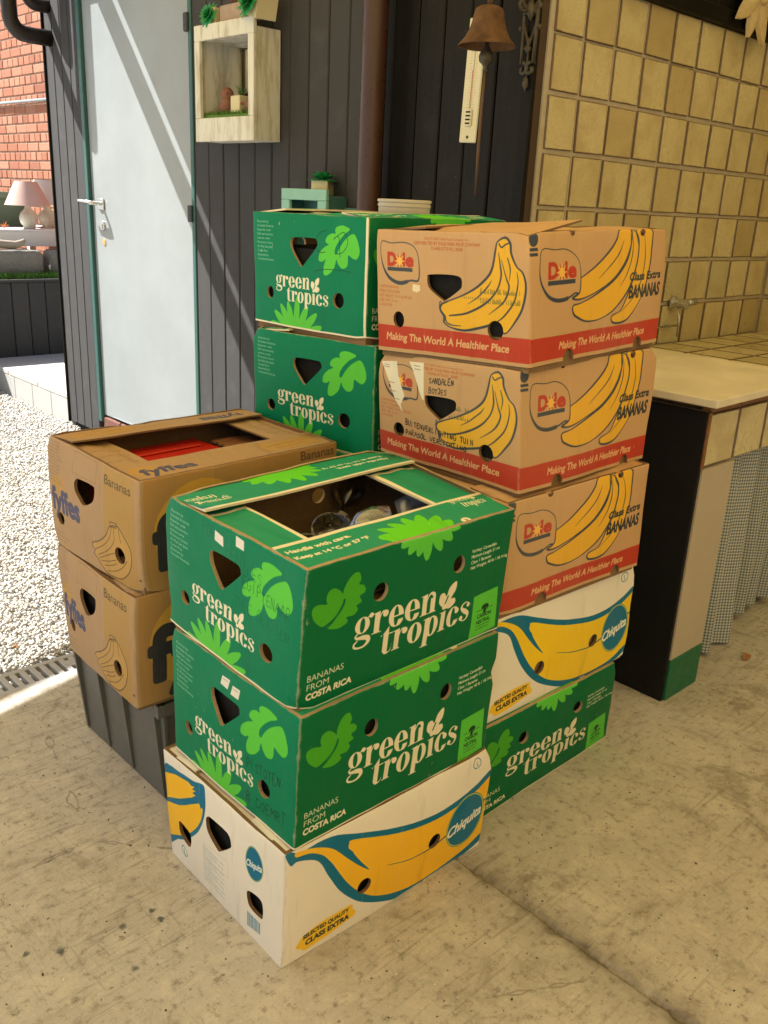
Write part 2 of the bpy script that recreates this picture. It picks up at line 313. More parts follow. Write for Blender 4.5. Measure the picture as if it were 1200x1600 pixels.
UVP={
 'DE.i6':[(0.831,0.912),(0.846,0.888),(0.868,0.908),(0.888,0.919)],
 'DE.i5':[(0.487,0.315),(0.5,0.284),(0.536,0.27),(0.586,0.272)],
 'DE.i4':[(0.88,0.812),(0.894,0.731),(0.885,0.648)],
 'DE.i3':[(0.932,0.713),(0.937,0.632),(0.911,0.495),(0.845,0.378),(0.791,0.324)],
 'DE.i2':[(0.843,0.8),(0.869,0.667),(0.884,0.596),(0.849,0.489),(0.756,0.384)],
 'DE.i1':[(0.828,0.85),(0.835,0.768),(0.838,0.681),(0.811,0.574),(0.743,0.473),(0.626,0.38),(0.514,0.346)],
 'DE.sil':[(0.822,0.927),(0.867,0.957),(0.895,0.915),(0.901,0.844),(0.93,0.754),(0.966,0.705),(0.981,0.604),(0.96,0.459),(0.916,0.35),(0.85,0.247),(0.803,0.315),(0.714,0.277),(0.608,0.239),(0.518,0.253),(0.477,0.292),(0.487,0.326),(0.457,0.389),(0.473,0.44),(0.617,0.53),(0.713,0.613),(0.781,0.718),(0.81,0.865)],
 'GE.handle':[(0.364,0.738),(0.372,0.774),(0.398,0.791),(0.552,0.792),(0.583,0.78),(0.591,0.75),(0.583,0.717),(0.48,0.566),(0.461,0.551),(0.443,0.562),(0.381,0.672)],
 'GE2.leaf':[(0.853,0.886),(0.817,0.908),(0.78,0.916),(0.737,0.902),(0.726,0.871),(0.732,0.848),(0.704,0.847),(0.671,0.821),(0.658,0.785),(0.666,0.763),(0.686,0.753),(0.65,0.727),(0.615,0.683),(0.604,0.638),(0.61,0.608),(0.639,0.608),(0.662,0.627),(0.649,0.563),(0.652,0.506),(0.676,0.496),(0.71,0.524),(0.737,0.571),(0.75,0.635),(0.764,0.6),(0.793,0.566),(0.826,0.574),(0.843,0.609),(0.847,0.678),(0.877,0.66),(0.909,0.651),(0.932,0.684),(0.935,0.738),(0.914,0.814),(0.884,0.854),(0.846,0.833),(0.804,0.787),(0.773,0.733),(0.75,0.68),(0.735,0.691),(0.742,0.737),(0.771,0.794),(0.808,0.844)],
 'GE2.st1':[(0.443,0.921),(0.506,0.929),(0.491,0.849),(0.433,0.853)],
 'GE2.st2':[(0.526,0.904),(0.581,0.904),(0.574,0.83),(0.515,0.832)],
 'GS.leaf':[(0.213,0.883),(0.194,0.883),(0.172,0.849),(0.157,0.798),(0.155,0.766),(0.144,0.792),(0.119,0.822),(0.096,0.811),(0.088,0.764),(0.092,0.729),(0.065,0.741),(0.041,0.739),(0.033,0.705),(0.043,0.647),(0.064,0.602),(0.08,0.583),(0.103,0.598),(0.132,0.634),(0.153,0.695),(0.16,0.73),(0.167,0.72),(0.16,0.677),(0.14,0.629),(0.119,0.588),(0.103,0.558),(0.141,0.537),(0.172,0.549),(0.183,0.57),(0.175,0.597),(0.206,0.597),(0.221,0.629),(0.213,0.657),(0.235,0.675),(0.224,0.715),(0.244,0.731),(0.248,0.756),(0.237,0.785),(0.218,0.799),(0.226,0.828),(0.219,0.871)],
 'GS.badge':[(0.816,0.374),(0.956,0.385),(0.973,0.03),(0.821,0.001)],
 'CS.teal':[(-0.016,1.095),(0.043,0.965),(0.095,0.957),(0.14,0.963),(0.211,0.942),(0.312,0.859),(0.437,0.76),(0.57,0.682),(0.699,0.638),(0.821,0.652),(0.924,0.7),(1.007,0.761),(1.025,0.464),(1.013,0.106),(0.985,0.036),(0.876,-0.012),(0.771,-0.059),(0.635,-0.043),(0.534,-0.006),(0.435,0.084),(0.339,0.204),(0.274,0.326),(0.219,0.472),(0.177,0.63),(0.15,0.752),(0.125,0.816),(0.09,0.856),(0.045,0.889),(0.019,0.887)],
 'CS.yel':[(0.044,0.929),(0.043,0.969),(0.095,0.949),(0.154,0.897),(0.207,0.818),(0.261,0.684),(0.316,0.562),(0.364,0.478),(0.333,0.559),(0.294,0.671),(0.28,0.729),(0.264,0.771),(0.264,0.812),(0.284,0.831),(0.44,0.706),(0.573,0.626),(0.703,0.58),(0.826,0.593),(0.93,0.64),(1.012,0.711),(1.01,0.497),(1.003,0.157),(0.978,0.114),(0.872,0.042),(0.766,0.016),(0.631,0.019),(0.53,0.066),(0.432,0.149),(0.364,0.245),(0.298,0.376),(0.241,0.538),(0.199,0.696),(0.16,0.814),(0.12,0.88),(0.089,0.91)],
 'CS.line':[(0.455,0.416),(0.533,0.358),(0.612,0.324),(0.693,0.308),(0.778,0.337)],
 'CS.line2':[(0.967,0.473),(1.014,0.484)],
 'CS.brush':[(0.056,0.111),(0.071,0.152),(0.086,0.184),(0.185,0.227),(0.295,0.229),(0.301,0.186),(0.323,0.13),(0.313,0.098),(0.291,0.089),(0.191,0.051),(0.101,0.039),(0.084,0.071)],
 'CE.teal':[(-0.017,0.804),(0.146,0.9),(0.274,0.932),(0.329,0.962),(0.368,0.966),(0.377,0.879),(0.379,0.778),(0.352,0.62),(0.29,0.463),(0.195,0.327),(0.097,0.223),(-0.023,0.125)],
 'CE.y1':[(-0.017,0.765),(0.113,0.847),(0.23,0.883),(0.257,0.873),(0.285,0.89),(0.262,0.845),(0.294,0.862),(0.264,0.814),(0.295,0.821),(0.258,0.769),(0.143,0.656),(-0.027,0.515)],
 'CE.y2':[(-0.026,0.457),(0.139,0.592),(0.291,0.745),(0.326,0.776),(0.338,0.741),(0.352,0.767),(0.355,0.729),(0.332,0.614),(0.262,0.464),(0.166,0.335),(-0.025,0.172)],
 'CE.h1':[(0.127,0.422),(0.151,0.445),(0.238,0.419),(0.246,0.319),(0.215,0.28),(0.135,0.32)],
 'CE.handle':[(0.385,0.691),(0.397,0.731),(0.43,0.753),(0.573,0.759),(0.608,0.69),(0.596,0.638),(0.519,0.536),(0.487,0.528),(0.405,0.603)],
 'CE.h2':[(0.734,0.371),(0.754,0.421),(0.827,0.432),(0.852,0.394),(0.85,0.287),(0.83,0.256),(0.749,0.269)],
 'CE.bar':[(0.731,0.212),(0.831,0.2),(0.832,0.1),(0.731,0.08)],
 'CE.rect':[(0.366,0.468),(0.587,0.502),(0.585,0.354),(0.36,0.319)],
 'DE.leaf':[(0.049,0.898),(0.116,0.889),(0.214,0.898),(0.281,0.86),(0.31,0.768),(0.314,0.614),(0.259,0.601),(0.181,0.575),(0.112,0.604),(0.068,0.674),(0.043,0.787)],
 'DE.handle':[(0.373,0.64),(0.387,0.663),(0.502,0.67),(0.565,0.666),(0.593,0.646),(0.595,0.593),(0.578,0.559),(0.487,0.464),(0.474,0.468),(0.428,0.507),(0.382,0.564)],
 'DE.band':[(0.004,0.236),(1.002,0.223),(1.0,0.016),(0.001,0.036)],
 'DE.b1':[(0.81,0.865),(0.781,0.718),(0.713,0.613),(0.617,0.53),(0.473,0.44),(0.457,0.406),(0.468,0.374),(0.509,0.345),(0.626,0.38),(0.739,0.457),(0.815,0.58),(0.84,0.686),(0.835,0.799),(0.818,0.86)],
 'DE.b2':[(0.844,0.79),(0.869,0.667),(0.882,0.596),(0.841,0.477),(0.731,0.413),(0.626,0.369),(0.482,0.326),(0.477,0.292),(0.518,0.253),(0.608,0.239),(0.714,0.283),(0.799,0.357),(0.857,0.458),(0.886,0.576),(0.881,0.699)],
 'DE.b3':[(0.901,0.844),(0.93,0.754),(0.966,0.705),(0.981,0.604),(0.96,0.459),(0.916,0.35),(0.85,0.247),(0.803,0.336),(0.87,0.449),(0.89,0.576),(0.881,0.699),(0.872,0.812)],
 'DE.stem':[(0.822,0.927),(0.867,0.957),(0.895,0.915),(0.898,0.854),(0.872,0.827),(0.847,0.862),(0.839,0.897)],
 'DE.l1':[(0.781,0.65),(0.756,0.596),(0.696,0.516),(0.631,0.451)],
 'DE.l2':[(0.93,0.713),(0.939,0.632),(0.915,0.495),(0.849,0.384)],
 'DS.leaf':[(0.076,0.865),(0.156,0.859),(0.228,0.858),(0.288,0.813),(0.322,0.727),(0.325,0.535),(0.291,0.525),(0.24,0.493),(0.173,0.487),(0.115,0.526),(0.073,0.624),(0.062,0.734)],
 'DS.b1':[(0.33,0.64),(0.432,0.716),(0.535,0.831),(0.589,0.923),(0.612,0.998),(0.698,0.996),(0.695,0.859),(0.648,0.715),(0.569,0.603),(0.461,0.526),(0.337,0.474),(0.275,0.488),(0.321,0.526),(0.326,0.631)],
 'DS.b2':[(0.698,0.994),(0.754,0.924),(0.755,0.735),(0.702,0.525),(0.604,0.372),(0.493,0.296),(0.381,0.29),(0.307,0.339),(0.283,0.373),(0.281,0.428),(0.338,0.444),(0.444,0.499),(0.57,0.593),(0.658,0.714),(0.696,0.849)],
 'DS.b3':[(0.737,0.993),(0.853,0.998),(0.865,0.828),(0.856,0.653),(0.804,0.427),(0.723,0.277),(0.654,0.235),(0.583,0.248),(0.575,0.303),(0.646,0.344),(0.696,0.484),(0.742,0.655),(0.762,0.835)],
 'DS.l1':[(0.642,0.911),(0.611,0.816),(0.551,0.724),(0.46,0.62)],
 'DS.l2':[(0.713,0.936),(0.711,0.789),(0.682,0.651),(0.627,0.54)],
 'DS.l3':[(0.795,0.961),(0.818,0.78),(0.799,0.597),(0.74,0.436),(0.643,0.323)],
 'DS.band':[(0.002,0.234),(1.003,0.242),(1.001,0.041),(-0.0,0.018)],
 'FE.panel':[(0.652,0.995),(0.96,0.994),(0.975,0.001),(0.617,-0.002)],
 'FE.out':[(0.719,0.48),(0.673,0.385),(0.586,0.294),(0.506,0.239),(0.495,0.204),(0.52,0.182),(0.509,0.136),(0.539,0.112),(0.561,0.083),(0.6,0.044),(0.64,0.014),(0.733,0.019),(0.803,0.049),(0.875,0.138),(0.91,0.262),(0.904,0.364),(0.858,0.447),(0.816,0.503),(0.789,0.518)],
 'FE.stem':[(0.721,0.524),(0.79,0.538),(0.788,0.499),(0.724,0.483)],
 'FE.l1':[(0.736,0.479),(0.707,0.373),(0.632,0.277),(0.52,0.182)],
 'FE.l2':[(0.759,0.485),(0.752,0.366),(0.677,0.251),(0.553,0.149)],
 'FE.l3':[(0.746,0.256),(0.65,0.188),(0.564,0.125)],
 'FE.l4':[(0.754,0.197),(0.67,0.144),(0.58,0.108)],
 'FE.l5':[(0.752,0.162),(0.704,0.122),(0.614,0.081)],
 'FE.l6':[(0.805,0.502),(0.821,0.381)],
 'FE.l7':[(0.641,0.04),(0.736,0.085),(0.809,0.152),(0.864,0.238)],
 'FE.handle':[(0.326,0.692),(0.347,0.735),(0.385,0.752),(0.533,0.754),(0.557,0.727),(0.549,0.646),(0.511,0.59),(0.424,0.535),(0.372,0.576),(0.334,0.627)],
 'FE.rect':[(0.334,0.971),(0.582,0.975),(0.564,0.782),(0.298,0.777)],
 'AT.open':[(0.19,0.665),(0.751,0.676),(0.764,0.246),(0.188,0.241)],
 'FT.open':[(0.185,0.671),(0.743,0.671),(0.725,0.227),(0.183,0.27)],
}
BOX={
 'A3':[[(0.7776,0.9836,0.5023),(1.281,0.9873,0.5024),(1.2787,1.3724,0.5261),(0.773,1.3701,0.5257)],[(0.7784,0.9657,0.7617),(1.2802,0.9689,0.7579),(1.2853,1.3513,0.7909),(0.7652,1.3561,0.7809)]],
 'A2':[[(0.7684,0.9747,0.2477),(1.2682,0.9806,0.2358),(1.2686,1.3666,0.252),(0.7687,1.3576,0.2573)],[(0.7711,0.9671,0.5058),(1.275,0.9775,0.504),(1.2719,1.3596,0.5114),(0.767,1.3555,0.5199)]],
 'A1':[[(0.7513,0.9823,0.0),(1.2698,0.9726,0.0),(1.2814,1.3682,0.0),(0.7601,1.3707,0.0)],[(0.7528,0.9772,0.2467),(1.281,0.9649,0.2447),(1.2828,1.3678,0.2448),(0.753,1.3801,0.2494)]],
 'C5':[[(1.335,1.0145,1.0088),(1.7888,1.0209,1.0276),(1.7882,1.4247,1.0075),(1.3306,1.4232,0.9873)],[(1.3215,1.0296,1.2492),(1.782,1.0259,1.2672),(1.7786,1.4353,1.2505),(1.3208,1.4344,1.2356)]],
 'C4':[[(1.3447,1.0182,0.7616),(1.793,1.0151,0.7659),(1.8083,1.4165,0.7606),(1.3549,1.4282,0.7558)],[(1.3314,1.0336,1.0024),(1.7929,1.0158,1.0197),(1.8016,1.4241,1.0036),(1.3439,1.4351,0.9818)]],
 'C3':[[(1.3132,1.01,0.5079),(1.7689,0.9782,0.5212),(1.7972,1.3837,0.5182),(1.3414,1.4153,0.5043)],[(1.3061,1.0131,0.7514),(1.7622,0.9818,0.7668),(1.79,1.3866,0.7613),(1.3342,1.4182,0.7473)]],
 'C2':[[(1.2858,1.0203,0.2564),(1.8123,0.9992,0.2667),(1.8248,1.3985,0.2704),(1.3005,1.418,0.2624)],[(1.2819,1.0168,0.5023),(1.8034,0.9989,0.5057),(1.821,1.395,0.5163),(1.2966,1.4144,0.5083)]],
 'C1':[[(1.2947,1.0258,0.0),(1.842,1.0329,0.0),(1.8106,1.397,0.0),(1.306,1.4117,0.0)],[(1.2578,1.0036,0.259),(1.7644,0.9916,0.2649),(1.7738,1.3747,0.259),(1.2691,1.3895,0.259)]],
 'B2':[[(1.3329,1.4659,0.9992),(1.8369,1.4997,1.0019),(1.8109,1.8848,0.9989),(1.3082,1.8504,0.9987)],[(1.3318,1.4678,1.2598),(1.8357,1.5016,1.2614),(1.8097,1.8868,1.2583),(1.3052,1.8533,1.2552)]],
 'B1':[[(1.349,1.4434,0.7299),(1.8482,1.5184,0.7413),(1.7908,1.9001,0.7419),(1.2916,1.8251,0.7305)],[(1.3437,1.4416,0.9893),(1.8425,1.5171,1.0008),(1.7851,1.8989,1.0014),(1.2856,1.8239,0.9892)]],
 'D2':[[(0.785,1.4884,0.527),(1.2908,1.5041,0.5222),(1.2791,1.8802,0.5312),(0.7693,1.8646,0.5323)],[(0.7829,1.4814,0.7684),(1.2895,1.5002,0.7703),(1.2832,1.8716,0.7769),(0.7705,1.8594,0.7826)]],
 'D1':[[(0.7607,1.4914,0.2803),(1.272,1.4687,0.2814),(1.2873,1.8447,0.2718),(0.7839,1.8597,0.2634)],[(0.7656,1.4938,0.5263),(1.2714,1.4751,0.5293),(1.2866,1.8511,0.5197),(0.7742,1.8766,0.5259)]],
}
# ------------------------------------------------------------------ flat print: a small polygon painter that fills generated images
PXM = 1500.0; SS = 3
def cr(pts, closed=True, k=6):
    """smooth curve through points"""
    P = [np.array(p, float) for p in pts]; n = len(P); out = []
    rngi = range(n) if closed else range(n - 1)
    for i in rngi:
        p1, p2 = P[i], P[(i+1) % n]
        p0 = P[i-1] if (closed or i > 0) else p1; p3 = P[(i+2) % n] if (closed or i + 2 < n) else p2
        for j in range(k):
            t = j / k
            out.append(tuple(.5 * (2*p1 + (p2-p0)*t + (2*p0-5*p1+4*p2-p3)*t*t + (3*p1-p0-3*p2+p3)*t**3)))
    if not closed: out.append(tuple(P[-1]))
    return out
def ell(x, y, rx, ry=None, n=28, a=0.0, t0=0.0, t1=2*PI):
    ry = rx if ry is None else ry; o = []
    for k in range(n):
        t = t0 + (t1 - t0) * k / (n if t1 - t0 > 6.2 else n - 1)
        px, py = rx * math.cos(t), ry * math.sin(t); o.append((x + px*math.cos(a) - py*math.sin(a), y + px*math.sin(a) + py*math.cos(a)))
    return o
def ccw(l):
    a = sum(x0*y1 - x1*y0 for (x0, y0), (x1, y1) in zip(l, l[1:] + l[:1]))
    return l if a >= 0 else l[::-1]
def stroke(pts, w, closed=False):
    """outline polygons of a pen line; w is a width or one width per point"""
    L = []; n = len(pts); ws = list(w) if isinstance(w, (list, tuple)) else [w] * n
    if len(ws) != n: ws = list(np.interp(np.linspace(0, 1, n), np.linspace(0, 1, len(ws)), ws))
    for i in range(n if closed else n - 1):
        (x0, y0), (x1, y1) = pts[i], pts[(i+1) % n]; d = math.hypot(x1-x0, y1-y0)
        if d < 1e-9: continue
        nx, ny = -(y1-y0)/d, (x1-x0)/d; a, b = ws[i]/2, ws[(i+1) % n]/2
        L.append(ccw([(x0+nx*a, y0+ny*a), (x0-nx*a, y0-ny*a), (x1-nx*b, y1-ny*b), (x1+nx*b, y1+ny*b)]))
        L.append(ell(x0, y0, a, n=10))
    if not closed: L.append(ell(pts[-1][0], pts[-1][1], ws[-1]/2, n=10))
    return L

class Print:
    """one printed face, w x h metres; colours are sRGB inks, the greens shaded per face"""
    def __init__(s, w, h, base):
        s.w, s.h = w, h; s.W, s.H = int(w * PXM), int(h * PXM)
        s.im = np.empty((s.H, s.W, 3), np.float32); s.im[:] = np.array(base, np.float32) / 255
    def cover(s, loops, acc=None):
        if acc is None: acc = np.zeros((s.H, s.W), np.float32)
        E = []
        for l in loops:
            a = np.array(l, float) * PXM * SS; E.append(np.hstack([a, np.roll(a, -1, 0)]))
        if not E: return acc
        E = np.vstack(E); E = E[np.abs(E[:, 1] - E[:, 3]) > 1e-9]
        if len(E) == 0: return acc
        y0 = max(0, int(min(E[:, 1].min(), E[:, 3].min()) / SS)); y1 = min(s.H, int(max(E[:, 1].max(), E[:, 3].max()) / SS) + 1)
        x0 = max(0, int(min(E[:, 0].min(), E[:, 2].min()) / SS)); x1 = min(s.W, int(max(E[:, 0].max(), E[:, 2].max()) / SS) + 1)
        if y1 <= y0 or x1 <= x0: return acc
        hh, ww = (y1-y0)*SS, (x1-x0)*SS
        D = np.zeros((hh, ww + 1), np.int16)
        up = E[:, 3] > E[:, 1]; sg = np.where(up, 1, -1)
        lo = np.where(up[:, None], E[:, :2], E[:, 2:]); hi = np.where(up[:, None], E[:, 2:], E[:, :2])
        r0 = np.clip(np.ceil(lo[:, 1] - y0*SS - .5), 0, hh).astype(int); r1 = np.clip(np.ceil(hi[:, 1] - y0*SS - .5), 0, hh).astype(int)
        cnt = np.maximum(r1 - r0, 0); idx = np.repeat(np.arange(len(E)), cnt)
        rows = np.repeat(r0, cnt) + (np.arange(cnt.sum()) - np.repeat(np.cumsum(cnt) - cnt, cnt))
        f = (rows + .5 + y0*SS - lo[idx, 1]) / (hi[idx, 1] - lo[idx, 1]); xs = lo[idx, 0] + f * (hi[idx, 0] - lo[idx, 0]) - x0*SS
        np.add.at(D, (rows, np.clip(np.ceil(xs - .5), 0, ww).astype(int)), sg[idx])
        Wn = (np.cumsum(D, 1)[:, :ww] != 0).astype(np.float32)
        acc[y0:y1, x0:x1] = np.maximum(acc[y0:y1, x0:x1], Wn.reshape(y1-y0, SS, x1-x0, SS).mean((1, 3)))
        return acc
    def fill(s, loops, col, a=1.0, cut=None):
        k = s.cover(loops)
        if cut: k = k * (1 - s.cover(cut))
        s.blend(k * a, col)
    def blend(s, k, col): s.im += k[..., None] * (np.array(col, np.float32) / 255 - s.im)
    def uv(s, l): return [(u * s.w, v * s.h) for u, v in l]
    def image(s, name):
        im = bpy.data.images.new(name, s.W, s.H, alpha=False)
        px = np.ones((s.H, s.W, 4), np.float32); px[..., :3] = np.clip(s.im, 0, 1)
        im.pixels.foreach_set(px.ravel()); im.update(); im.pack(); return im

_tc = {}
def glyphs(txt):
    """outlines of a line of text in the built-in font, cap height about 0.73, left edge at 0"""
    if txt in _tc: return _tc[txt]
    cu = bpy.data.curves.new('txt', 'FONT'); cu.body = txt; cu.size = 1.0
    ob = bpy.data.objects.new('txt', cu); C.objects.link(ob); dg = bpy.context.evaluated_depsgraph_get(); dg.update()
    ev = ob.evaluated_get(dg); cv = ob.to_curve(dg); loops = []
    for sp in cv.splines:
        o = []
        if sp.type == 'BEZIER':
            bp = sp.bezier_points; n = len(bp)
            for i in range(n):
                a, b = bp[i], bp[(i+1) % n]; p0, p1, p2, p3 = a.co, a.handle_right, b.handle_left, b.co
                for j in range(5):
                    t = j / 5; q = p0*(1-t)**3 + p1*3*t*(1-t)**2 + p2*3*t*t*(1-t) + p3*t**3; o.append((q.x, q.y))
        else: o = [(p.co.x, p.co.y) for p in sp.points]
        if len(o) > 2: loops.append(o)
    ob.to_curve_clear(); bpy.data.objects.remove(ob); bpy.data.curves.remove(cu)
    _tc[txt] = loops; return loops
def text(txt, x0, x1, yb, h, slant=0.0, bold=0.0, flip=False, rise=0.0):
    """text fitted between x0 and x1 with baseline yb and cap height h (metres); flip turns it half round"""
    L = glyphs(txt)
    if not L: return []
    mn = min(p[0] for l in L for p in l); mx = max(p[0] for l in L for p in l); sx = (x1 - x0) / max(1e-6, mx - mn); sy = h / .73
    out = []
    for l in L:
        o = []
        for x, y in l:
            X = (x - mn) * sx + slant * y * sy; Y = y * sy + rise * (x - mn) * sx; o.append((X, Y))
        out.append(o)
    if bold:
        for o in list(out): out += [ccw(q) if True else q for q in stroke(o, bold, True)]
    W = x1 - x0
    if flip: return [[(x1 - X, yb + h - Y) for X, Y in o] for o in out], 
    return [[(x0 + X, yb + Y) for X, Y in o] for o in out]
def put(pr, col, *a, **k):
    L = text(*a, **k)
    if isinstance(L, tuple): L = L[0]
    b = k.get('bold')
    if b:   # counters stay open: nonzero fill of the letters, then the pen line
        n = len(glyphs(a[0])); acc = pr.cover(L[:n]); pr.cover(L[n:], acc); pr.blend(acc, col)
    else: pr.fill(L, col)
def tiny(pr, col, x0, y0, x1, y1, n, a=.8, words=None, seed=1, right=False):
    """a block of small print"""
    r = random.Random(seed); dy = (y0 - y1) / max(1, n - 1); W = x1 - x0
    words = words or ['Exported by', 'Sociedad Anonima', 'Exporter code', 'Del servicentro', 'metros norte', 'Provincia Limon', 'Av Paz San Jose', 'Costa Rica']
    for i in range(n):
        s_ = words[i % len(words)]; wl = min(W, len(s_) * dy * .40)
        pr.fill(text(s_, x0, x0 + wl, y0 - i*dy, dy * .58), col, a)

# hand lettering with a marker
HW = {'A': [[(0,0),(.45,1),(.9,0)],[(.2,.4),(.75,.4)]], 'B': [[(.1,0),(.1,1),(.6,.95),(.65,.65),(.15,.52),(.75,.4),(.7,.05),(.1,0)]], 'C': [[(.8,.85),(.45,1),(.1,.6),(.2,.1),(.55,0),(.85,.2)]],
 'D': [[(.1,0),(.1,1),(.6,.9),(.8,.5),(.6,.08),(.05,0)]], 'E': [[(.75,1),(.15,1),(.15,0),(.75,0)],[(.15,.52),(.6,.52)]], 'G': [[(.8,.85),(.45,1),(.1,.6),(.2,.1),(.6,0),(.85,.4),(.5,.42)]],
 'H': [[(.1,0),(.1,1)],[(.75,0),(.75,1)],[(.1,.5),(.75,.5)]], 'I': [[(.3,0),(.3,.95)]], 'J': [[(.2,1),(.7,1),(.65,.2),(.4,0),(.1,.2)]], 'L': [[(.15,1),(.15,0),(.7,.05)]],
 'M': [[(.05,0),(.15,1),(.45,.4),(.75,1),(.85,0)]], 'N': [[(.1,0),(.15,1),(.7,.05),(.75,1)]], 'O': [[(.45,1),(.1,.6),(.2,.1),(.55,0),(.8,.4),(.7,.9),(.45,1)]], 'P': [[(.1,0),(.15,1),(.65,.95),(.7,.6),(.15,.48)]],
 'R': [[(.1,0),(.15,1),(.65,.95),(.65,.6),(.15,.5),(.75,0)]], 'S': [[(.75,.85),(.45,1),(.15,.75),(.65,.4),(.6,.08),(.1,.08)]], 'T': [[(0,1),(.8,1)],[(.4,1),(.4,0)]], 'U': [[(.1,1),(.12,.2),(.4,0),(.7,.2),(.75,1)]],
 'V': [[(0,1),(.4,0),(.8,1)]], 'Z': [[(.1,1),(.75,1),(.1,0),(.8,0)]], ' ': []}
def hand(pr, txt, x0, x1, yb, h, col=(35, 34, 36), w=.0022, seed=3, drop=0.0, a=.9):
    r = random.Random(seed); adv = (x1 - x0) / len(txt); acc = None
    for i, ch in enumerate(txt):
        if ch not in HW: continue
        hy = h * r.uniform(.8, 1.1); ox = x0 + i*adv + r.uniform(-.04, .04)*adv; oy = yb + drop*i/len(txt) + r.uniform(-.08, .08)*h; sl = r.uniform(.0, .25)
        for st in HW[ch]:
            q = [(ox + (x + sl*y*.3)*adv*.95 + r.uniform(-.03,.03)*adv, oy + y*hy + r.uniform(-.03,.03)*h) for x, y in st]
            q = cr(q, False, 4) if len(q) > 2 else q
            acc = pr.cover(stroke(q, w * r.uniform(.75, 1.15)), acc)
    if acc is not None: pr.blend(acc * a, col)

# ---- the fat-face serif wordmark, two lines, x-height 1
def ring(x, y, rx, ry, ix, iy, sh=0.0): return [ell(x, y, rx, ry), [(px + sh, py) for px, py in ell(x, y, ix, iy)][::-1]]
def rect(x0, y0, x1, y1): return [(x0, y0), (x1, y0), (x1, y1), (x0, y1)]
def g_stem(x, y0, y1, w=.30): return [rect(x, y0, x + w, y1), rect(x - .10, y0, x + w + .10, y0 + .055)]
def letter(ch):
    """(add, cut, add again, advance)"""
    if ch == 'o': return ring(.44, .5, .44, .53, .135, .47), [], [], .95
    if ch == 'e': return ring(.44, .5, .44, .53, .135, .47), [rect(.44, .30, 1.0, .47)], [rect(.2, .47, .87, .535), *stroke([(.52, -.005), (.68, .03), (.82, .16), (.86, .30)], [.05, .07, .05, .02])], .94
    if ch == 'c': return ring(.44, .5, .44, .53, .135, .47), [rect(.46, .27, 1.0, .72)], [ell(.70, .74, .15), *stroke([(.5, -.005), (.68, .03), (.80, .14), (.86, .28)], [.05, .07, .05, .02])], .92
    if ch == 'r': return g_stem(.1, 0, .98) + [[(0, .94), (.4, .98), (.4, 1.04), (.3, 1.02), (0, .99)]], [], [ell(.70, .83, .165), *stroke([(.38, .62), (.43, .85), (.55, .97), (.70, .97)], [.04, .06, .08, .06])], .90
    if ch == 'n': return g_stem(.1, 0, .98) + g_stem(.62, 0, .75) + [[(0, .94), (.4, .98), (.4, 1.04), (.3, 1.02), (0, .99)]], [], [*stroke(cr([(.38, .66), (.46, .88), (.62, 1.0), (.80, .90), (.85, .70)], False), [.04, .07, .12, .2, .14])], 1.06
    if ch == 'i': return g_stem(.1, 0, .98) + [[(0, .94), (.4, .98), (.4, 1.04), (.3, 1.02), (0, .99)], ell(.25, 1.26, .15)], [], [], .55
    if ch == 't': return [rect(.16, .15, .46, 1.0), [(.05, .94), (.46, 1.36), (.46, .94)], rect(0, .94, .72, 1.0)], [], stroke(cr([(.31, .2), (.36, .07), (.48, .02), (.62, .07), (.70, .22)], False), [.3, .2, .09, .05, .03]), .74
    if ch == 'p': return g_stem(.1, -.48, .98) + [[(0, .94), (.4, .98), (.4, 1.04), (.3, 1.02), (0, .99)]] + ring(.60, .5, .42, .53, .135, .46), [rect(-.2, -.1, .095, .9)], g_stem(.1, -.48, .98), 1.08
    if ch == 's': return [ell(.62, .80, .12), ell(.17, .2, .13)], [], stroke(cr([(.66, .86), (.45, .98), (.20, .90), (.16, .70), (.42, .50), (.64, .32), (.58, .08), (.34, .02), (.12, .14)], False), [.05, .06, .1, .17, .27, .2, .09, .06, .06]), .80
    if ch == 'g': return ring(.42, .62, .39, .40, .13, .35), [], [ell(.86, .98, .12), *stroke(cr([(.66, .88), (.76, .99), (.86, 1.03)], False), .06), *stroke(cr([(.22, .28), (.10, .16), (.20, .05), (.5, .02), (.76, -.06), (.82, -.24), (.62, -.42), (.34, -.45), (.08, -.36), (.06, -.20), (.22, -.08)], False), [.06, .09, .14, .22, .26, .2, .11, .09, .11, .1, .06])], .96
    return [], [], [], .5
def leaf_mark(x, y, s, a):
    """small lobed leaf"""
    L = [(-.05,0),(-.38,.10),(-.52,.38),(-.36,.52),(-.16,.46),(-.20,.80),(0,1.10),(.20,.80),(.16,.46),(.36,.52),(.52,.38),(.38,.10),(.05,0)]
    c, sn = math.cos(a), math.sin(a)
    return [(x + s*(px*c - py*sn), y + s*(px*sn + py*c)) for px, py in cr(L)]
